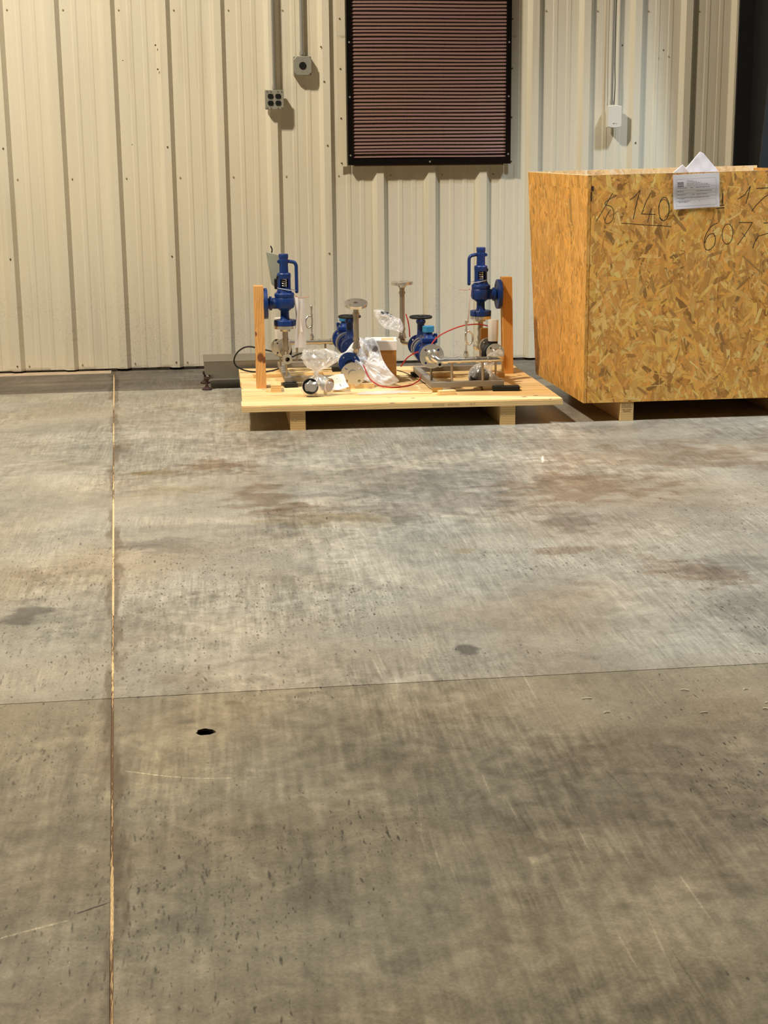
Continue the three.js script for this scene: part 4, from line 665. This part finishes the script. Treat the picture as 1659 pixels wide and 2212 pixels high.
// ---------------------------------------------------------------- carton, bags, gauges, tubing
{
  const g = thing('cardboard_carton', 'brown cardboard carton with white papers taped over its top', 'box', [.972, DT, 1.465]); g.rotation.y = -.13;
  const kraft = std({ map: dataTex(128, 128, (i, j, c) => { const n = .94 + .12 * fbm(i * .06, j * .5, 3); c[0] = 190 * n; c[1] = 134 * n; c[2] = 66 * n; }), roughness: .8 });
  mesh('carton_body', bx(.155, .205, .165, 0, .1025, 0, .002), kraft, g);
  const sheet = std({ color: 0xeae4dc, roughness: .75 });
  mesh('top_paper', bx(.159, .003, .169, 0, .2065, 0, .001), sheet, g, 'white paper over the top'); mesh('front_flap', bx(.159, .045, .0015, 0, .1845, .0840, .0005), sheet, g); mesh('side_flap', bx(.0015, .05, .169, .0795, .182, 0, .0005), sheet, g);
  mesh('address_label', bx(.062, .0012, .10, .035, .2086, .005, .0004), std({ color: 0xd9b98c, roughness: .8 }), g, 'tan label on the top paper');
}
const film = (t, r) => phy({ color: 0xffffff, transmission: t, roughness: r, ior: 1.5, thickness: 0, side: THREE.DoubleSide });
const clearFilm = film(.74, .16), milky = film(.52, .30);
function pouch(outline, th, seed, rings = 18, crease = .006) {   // a creased two-sided bag from an outline in its own plane
  const n = 108, pts = [], L = outline.length; const R = rng(seed);
  const cx = outline.reduce((s, p) => s + p[0], 0) / L, cy = outline.reduce((s, p) => s + p[1], 0) / L;
  const cv = new THREE.CatmullRomCurve3(outline.map(p => V3(p[0], p[1], 0)), true, 'catmullrom', .25), ring = cv.getSpacedPoints(n);
  const pos = [], idx = [], side = s => {
    const b = pos.length / 3;
    for (let k = 0; k <= rings; k++) for (let i = 0; i < n; i++) {
      const t = k / rings, x = cx + (ring[i].x - cx) * t, y = cy + (ring[i].y - cy) * t, a = i / n * Math.PI * 2;
      const rd = (u, v) => 1 - Math.abs(2 * vn(u, v) - 1), fold = ((rd(x * 34 + y * 12 + seed, y * 22 - x * 9 + seed) - .6) + .5 * (rd(x * 80 - y * 40 + seed, y * 60 + x * 20) - .6) + .5 * (vn(x * 30, y * 30 + seed) - .5)) * crease * 1.5;
      pos.push(x, y, s * (th * Math.sqrt(Math.max(0, 1 - t * t)) + .0006) + fold * (t < 1 ? 1 : .4));
    }
    for (let k = 0; k < rings; k++) for (let i = 0; i < n; i++) { const p = b + k * n + i, q = b + k * n + (i + 1) % n, u = p + n, v = q + n; s > 0 ? idx.push(p, u, q, q, u, v) : idx.push(p, q, u, q, v, u); }
  }; side(1); side(-1);
  const g = new THREE.BufferGeometry(); g.setAttribute('position', new THREE.BufferAttribute(new Float32Array(pos), 3)); g.setIndex(idx); g.computeVertexNormals();
  g.setAttribute('uv', new THREE.BufferAttribute(new Float32Array(pos.length / 3 * 2), 2)); return g;
}
function sack(prof, sx, sz, seed, n = 64) {   // a gathered bag: profile [radius, height, fold depth, shift x]
  const pos = [], idx = [], S = 8, rows = []; for (let i = 0; i < prof.length - 1; i++) for (let k = 0; k < S; k++) rows.push(prof[i].map((a, j) => a + (prof[i + 1][j] - a) * (t => t * t * (3 - 2 * t))(k / S))); rows.push(prof[prof.length - 1]);
  rows.forEach((p, k) => { for (let i = 0; i < n; i++) { const a = i / n * Math.PI * 2, f = 1 + p[2] * (Math.sin(a * 7 + seed) * .35 + (Math.abs(Math.sin(a * 5.5 + seed * 2 + k * .05)) - .6) * .6 + 1.1 * (vn(Math.cos(a) * 3 + seed, p[1] * 60 + Math.sin(a) * 3) - .5)); pos.push(p[0] * sx * f * Math.cos(a) + (p[3] || 0), p[1] + p[2] * .01 * Math.sin(a * 9), p[0] * sz * f * Math.sin(a)); } });
  for (let k = 0; k < rows.length - 1; k++) for (let i = 0; i < n; i++) { const p = k * n + i, q = k * n + (i + 1) % n; idx.push(p, p + n, q, q, p + n, q + n); }
  const g = new THREE.BufferGeometry(); g.setAttribute('position', new THREE.BufferAttribute(new Float32Array(pos), 3)); g.setIndex(idx); g.computeVertexNormals(); g.setAttribute('uv', new THREE.BufferAttribute(new Float32Array(pos.length / 3 * 2), 2)); return g;
}
const dialFace = std({ color: 0x26292b, roughness: .18 }), brass = std({ color: 0xb99a78, roughness: .3, metalness: .9 });
function gauge(label, at, r, rx, ry, rz, faceMat, caseMat) {
  const g = thing('pressure_gauge', label, 'gauge', at); g.rotation.set(rx, ry, rz);
  mesh('case', lathe([[0, -.018], [r * .9, -.018], [r, -.012], [r, .014], [r * 1.05, .016], [r * 1.05, .022], [r * .92, .023], [r * .90, .018], [0, .018]], 40).rotateX(Math.PI / 2), caseMat, g);
  mesh('dial', cylZ(r * .89, .001, 0, 0, .0185, 36), faceMat, g); mesh('stem', [cylY(.0055, .0055, .03, 0, -r - .028, 0, 16), cylY(.009, .009, .012, 0, -r - .012, 0, 6)], brass, g, 'pale brass stem');
  return g;
}
gauge('dark faced pressure gauge inside the tied clear bag', [.580, DT + .046, 1.914], .036, -.25, -.2, .55, dialFace, std({ color: 0x2e3133, roughness: .3, metalness: .5 }));
gauge('bright steel cased pressure gauge inside the tied clear bag', [.654, DT + .053, 1.895], .033, .25, .75, -.12, std({ color: 0x8f6f4c, roughness: .3, metalness: .5 }), steel);
{
  const g = thing('gauge_bag', 'tied clear plastic bag flaring open above two pressure gauges', 'plastic bag', [.615, DT, 1.905]);
  mesh('bag_film', sack([[.002, .002, 0, 0], [.060, .003, .05, 0], [.080, .028, .06, 0], [.074, .062, .08, 0], [.034, .090, .16, 0], [.008, .106, .25, -.008], [.013, .120, .30, -.008], [.040, .138, .34, .004], [.068, .160, .34, .008], [.084, .182, .30, .012], [.074, .204, .30, .008], [.048, .222, .34, -.008]], 1, .5, 3, 96), clearFilm, g);
  mesh('bag_tie', lathe([[.007, .100], [.010, .103], [.010, .112], [.007, .115]], 20).translate(-.008, 0, 0), film(.3, .4), g);
}
{
  const g = thing('parts_bag', 'milky plastic bag of metal fittings leaning against the carton', 'plastic bag', [.893, DT + .106, 1.632]); g.rotation.set(-.42, -.05, 0); g.scale.set(1.02, 1.06, 1);
  mesh('bag_film', pouch([[-.085, .095], [-.045, .132], [-.005, .118], [.030, .125], [.050, .085], [.066, .020], [.100, -.040], [.140, -.086], [.085, -.103], [.020, -.098], [-.045, -.065], [-.105, -.030], [-.150, .010], [-.148, .050], [-.110, .065]], .012, 4, 24, .009), milky, g);
}
{ // the fittings inside
  const g = thing('pipe_fitting', 'silver threaded pipe fitting inside the milky bag', 'fitting', [.915, DT + .088, 1.632]); g.rotation.set(-.42, 0, -.62);
  mesh('sleeve', lathe([[.006, -.03], [.0105, -.03], [.0105, .03], [.006, .03]], 28).rotateZ(Math.PI / 2).translate(.01, -.012, 0), steel, g); mesh('hex', cylX(.0115, .014, -.052, -.008, 0, 6), steelDull, g); mesh('plug', cylX(.009, .035, .03, -.026, .004, 20), steel, g);
  const n = thing('black_nut', 'black hexagonal nut inside the milky bag', 'nut', [.922, DT + .180, 1.600]); n.rotation.set(-.2, .3, .4);
  mesh('nut_body', lathe([[.006, -.008], [.015, -.008], [.0165, 0], [.015, .008], [.006, .008], [.006, -.008]], 6).rotateX(1.1), std({ color: 0x2a2c2e, roughness: .4, metalness: .5 }), n); mesh('washer', cylZ(.012, .003, 0, -.004, .012, 20), steel, n);
}
{
  const g = thing('shiny_bag', 'crinkled clear bag with shiny fittings lying behind the carton', 'plastic bag', [1.030, .405, 1.36]); g.rotation.set(-.5, .1, -.12);
  mesh('bag_film', pouch([[-.085, .045], [-.050, .055], [.0, .030], [.055, .018], [.075, -.02], [.070, -.055], [.03, -.05], [-.02, -.045], [-.055, -.01]], .016, 9, 20, .009), clearFilm, g);
  mesh('fitting', [cylX(.010, .05, -.05, .028, 0, 18), cylX(.014, .012, .0, .02, .004, 6)], steel, g); mesh('dark_fitting', cylX(.009, .035, -.045, .034, .006, 14), blackPlastic, g);
}
gauge('dark pressure gauge lying in the bag under the skid frame', [1.402, DT + .052, 1.822], .047, -.85, .1, .1, dialFace, std({ color: 0x3c3f40, roughness: .4, metalness: .4 }));
{
  const g = thing('gauge_bag', 'clear plastic bag around one dark gauge, its neck trailing toward the amber post', 'plastic bag', [1.418, DT + .070, 1.82]); g.rotation.set(-.62, 0, .05);
  mesh('bag_film', pouch([[-.062, -.050], [-.070, -.005], [-.050, .035], [-.015, .055], [.025, .080], [.060, .110], [.110, .125], [.125, .100], [.085, .070], [.060, .040], [.052, -.010], [.040, -.052], [-.01, -.064]], .034, 6, 22, .008), clearFilm, g);
}
{ // crumpled instruction sheet
  const p = new THREE.PlaneGeometry(.080, .085, 10, 10), a = p.attributes.position; for (let i = 0; i < a.count; i++) { const u = a.getX(i) / .08, v = a.getY(i) / .085; a.setZ(i, .010 * Math.sin(u * 4 + v * 2) - .03 * (v < -.1 ? (v + .1) * 2 : 0)); } p.computeVertexNormals();
  const c = document.createElement('canvas'); c.width = c.height = 256; const q = c.getContext('2d'), R = rng(4); q.fillStyle = '#f1eee4'; q.fillRect(0, 0, 256, 256); for (let y = 30; y < 120; y += 16) { let x = 20; while (x < 220) { const l = 6 + R() * 24; q.fillStyle = `rgba(90,${110 + R() * 40 | 0},130,.45)`; q.fillRect(x, y, l, 4); x += l + 8; } } q.fillStyle = '#3a352c'; q.fillRect(150, 150, 9, 52); q.fillRect(120, 60, 18, 6);
  const m = single('instruction_sheet', p, std({ map: canvasTex(c), roughness: .8, side: THREE.DoubleSide }), 'creased white instruction sheet propped behind the tied gauge bag', 'paper', [.722, DT + .038, 1.77]); m.rotation.set(-.62, .12, .18);
}
{ const g = pouch([[-.13, -.03], [-.05, -.045], [.04, -.04], [.13, -.02], [.12, .03], [.02, .045], [-.09, .04]], .003, 12, 10, .0016); g.rotateX(-Math.PI / 2); single('film_scrap', g, film(.7, .3), 'flat scrap of clear film lying on the deck before the carton', 'plastic film', [.93, DT + .0045, 1.885]); }
// red tubing and thin lines
single('red_tube', capped([[.862, .222, 1.66], [.885, .165, 1.69], [.930, .131, 1.72], [.985, .1225, 1.735], [1.045, .1225, 1.72], [1.105, .1235, 1.66], [1.150, .138, 1.60], [1.158, .160, 1.57]], .0032, 90, 10), redTube, 'red tube lying in a curve round the front of the carton', 'tube');
single('red_tube', capped([[1.055, .205, 1.60], [1.085, .250, 1.62], [1.118, .285, 1.70], [1.145, .312, 1.84], [1.160, .330, 1.855], [1.178, .350, 1.83], [1.215, .372, 1.78], [1.28, .392, 1.72], [1.36, .405, 1.65], [1.44, .404, 1.60], [1.495, .392, 1.575]], .0032, 120, 10), redTube, 'red tube arching from the carton over the pale blue cap to the white cap', 'tube');
single('red_tube', capped([[1.103, .445, 1.45], [1.112, .41, 1.46], [1.118, .37, 1.46], [1.120, .335, 1.46]], .0032, 30, 10), redTube, 'short red tube hanging beside the black handwheel', 'tube');
single('thin_black_wire', capped([[1.06, .16, 1.42], [1.10, .150, 1.46], [1.145, .1305, 1.55], [1.17, .1225, 1.64]], .0022, 30, 8), blackPlastic, 'thin black wire lying between the carton and the skid frame', 'wire');

// shavings on the floor
{ const pale = std({ color: 0xe9e2cc, roughness: .6 }), R = rng(8);
  for (const [x, z, l, a] of [[.896, 5.769, .022, .1], [.917, 5.863, .012, .4], [1.139, 5.75, .018, -.2], [1.281, 5.766, .010, .5], [1.282, 5.897, .014, -.3], [1.134, 5.897, .016, .2], [1.30, 5.86, .012, .1]]) {
    const m = single('wood_shaving', capped([[-l / 2, .0016, 0], [-l * .1, .0028, .0015 * Math.sin(a * 9)], [l / 2, .0016, .002]], .0013, 12, 6), pale, 'tiny pale curl of packing debris on the bare concrete', 'debris', [x, 0, z], 'pale scraps on the floor'); m.rotation.y = a;
  }
}
renderer.render(scene, camera);
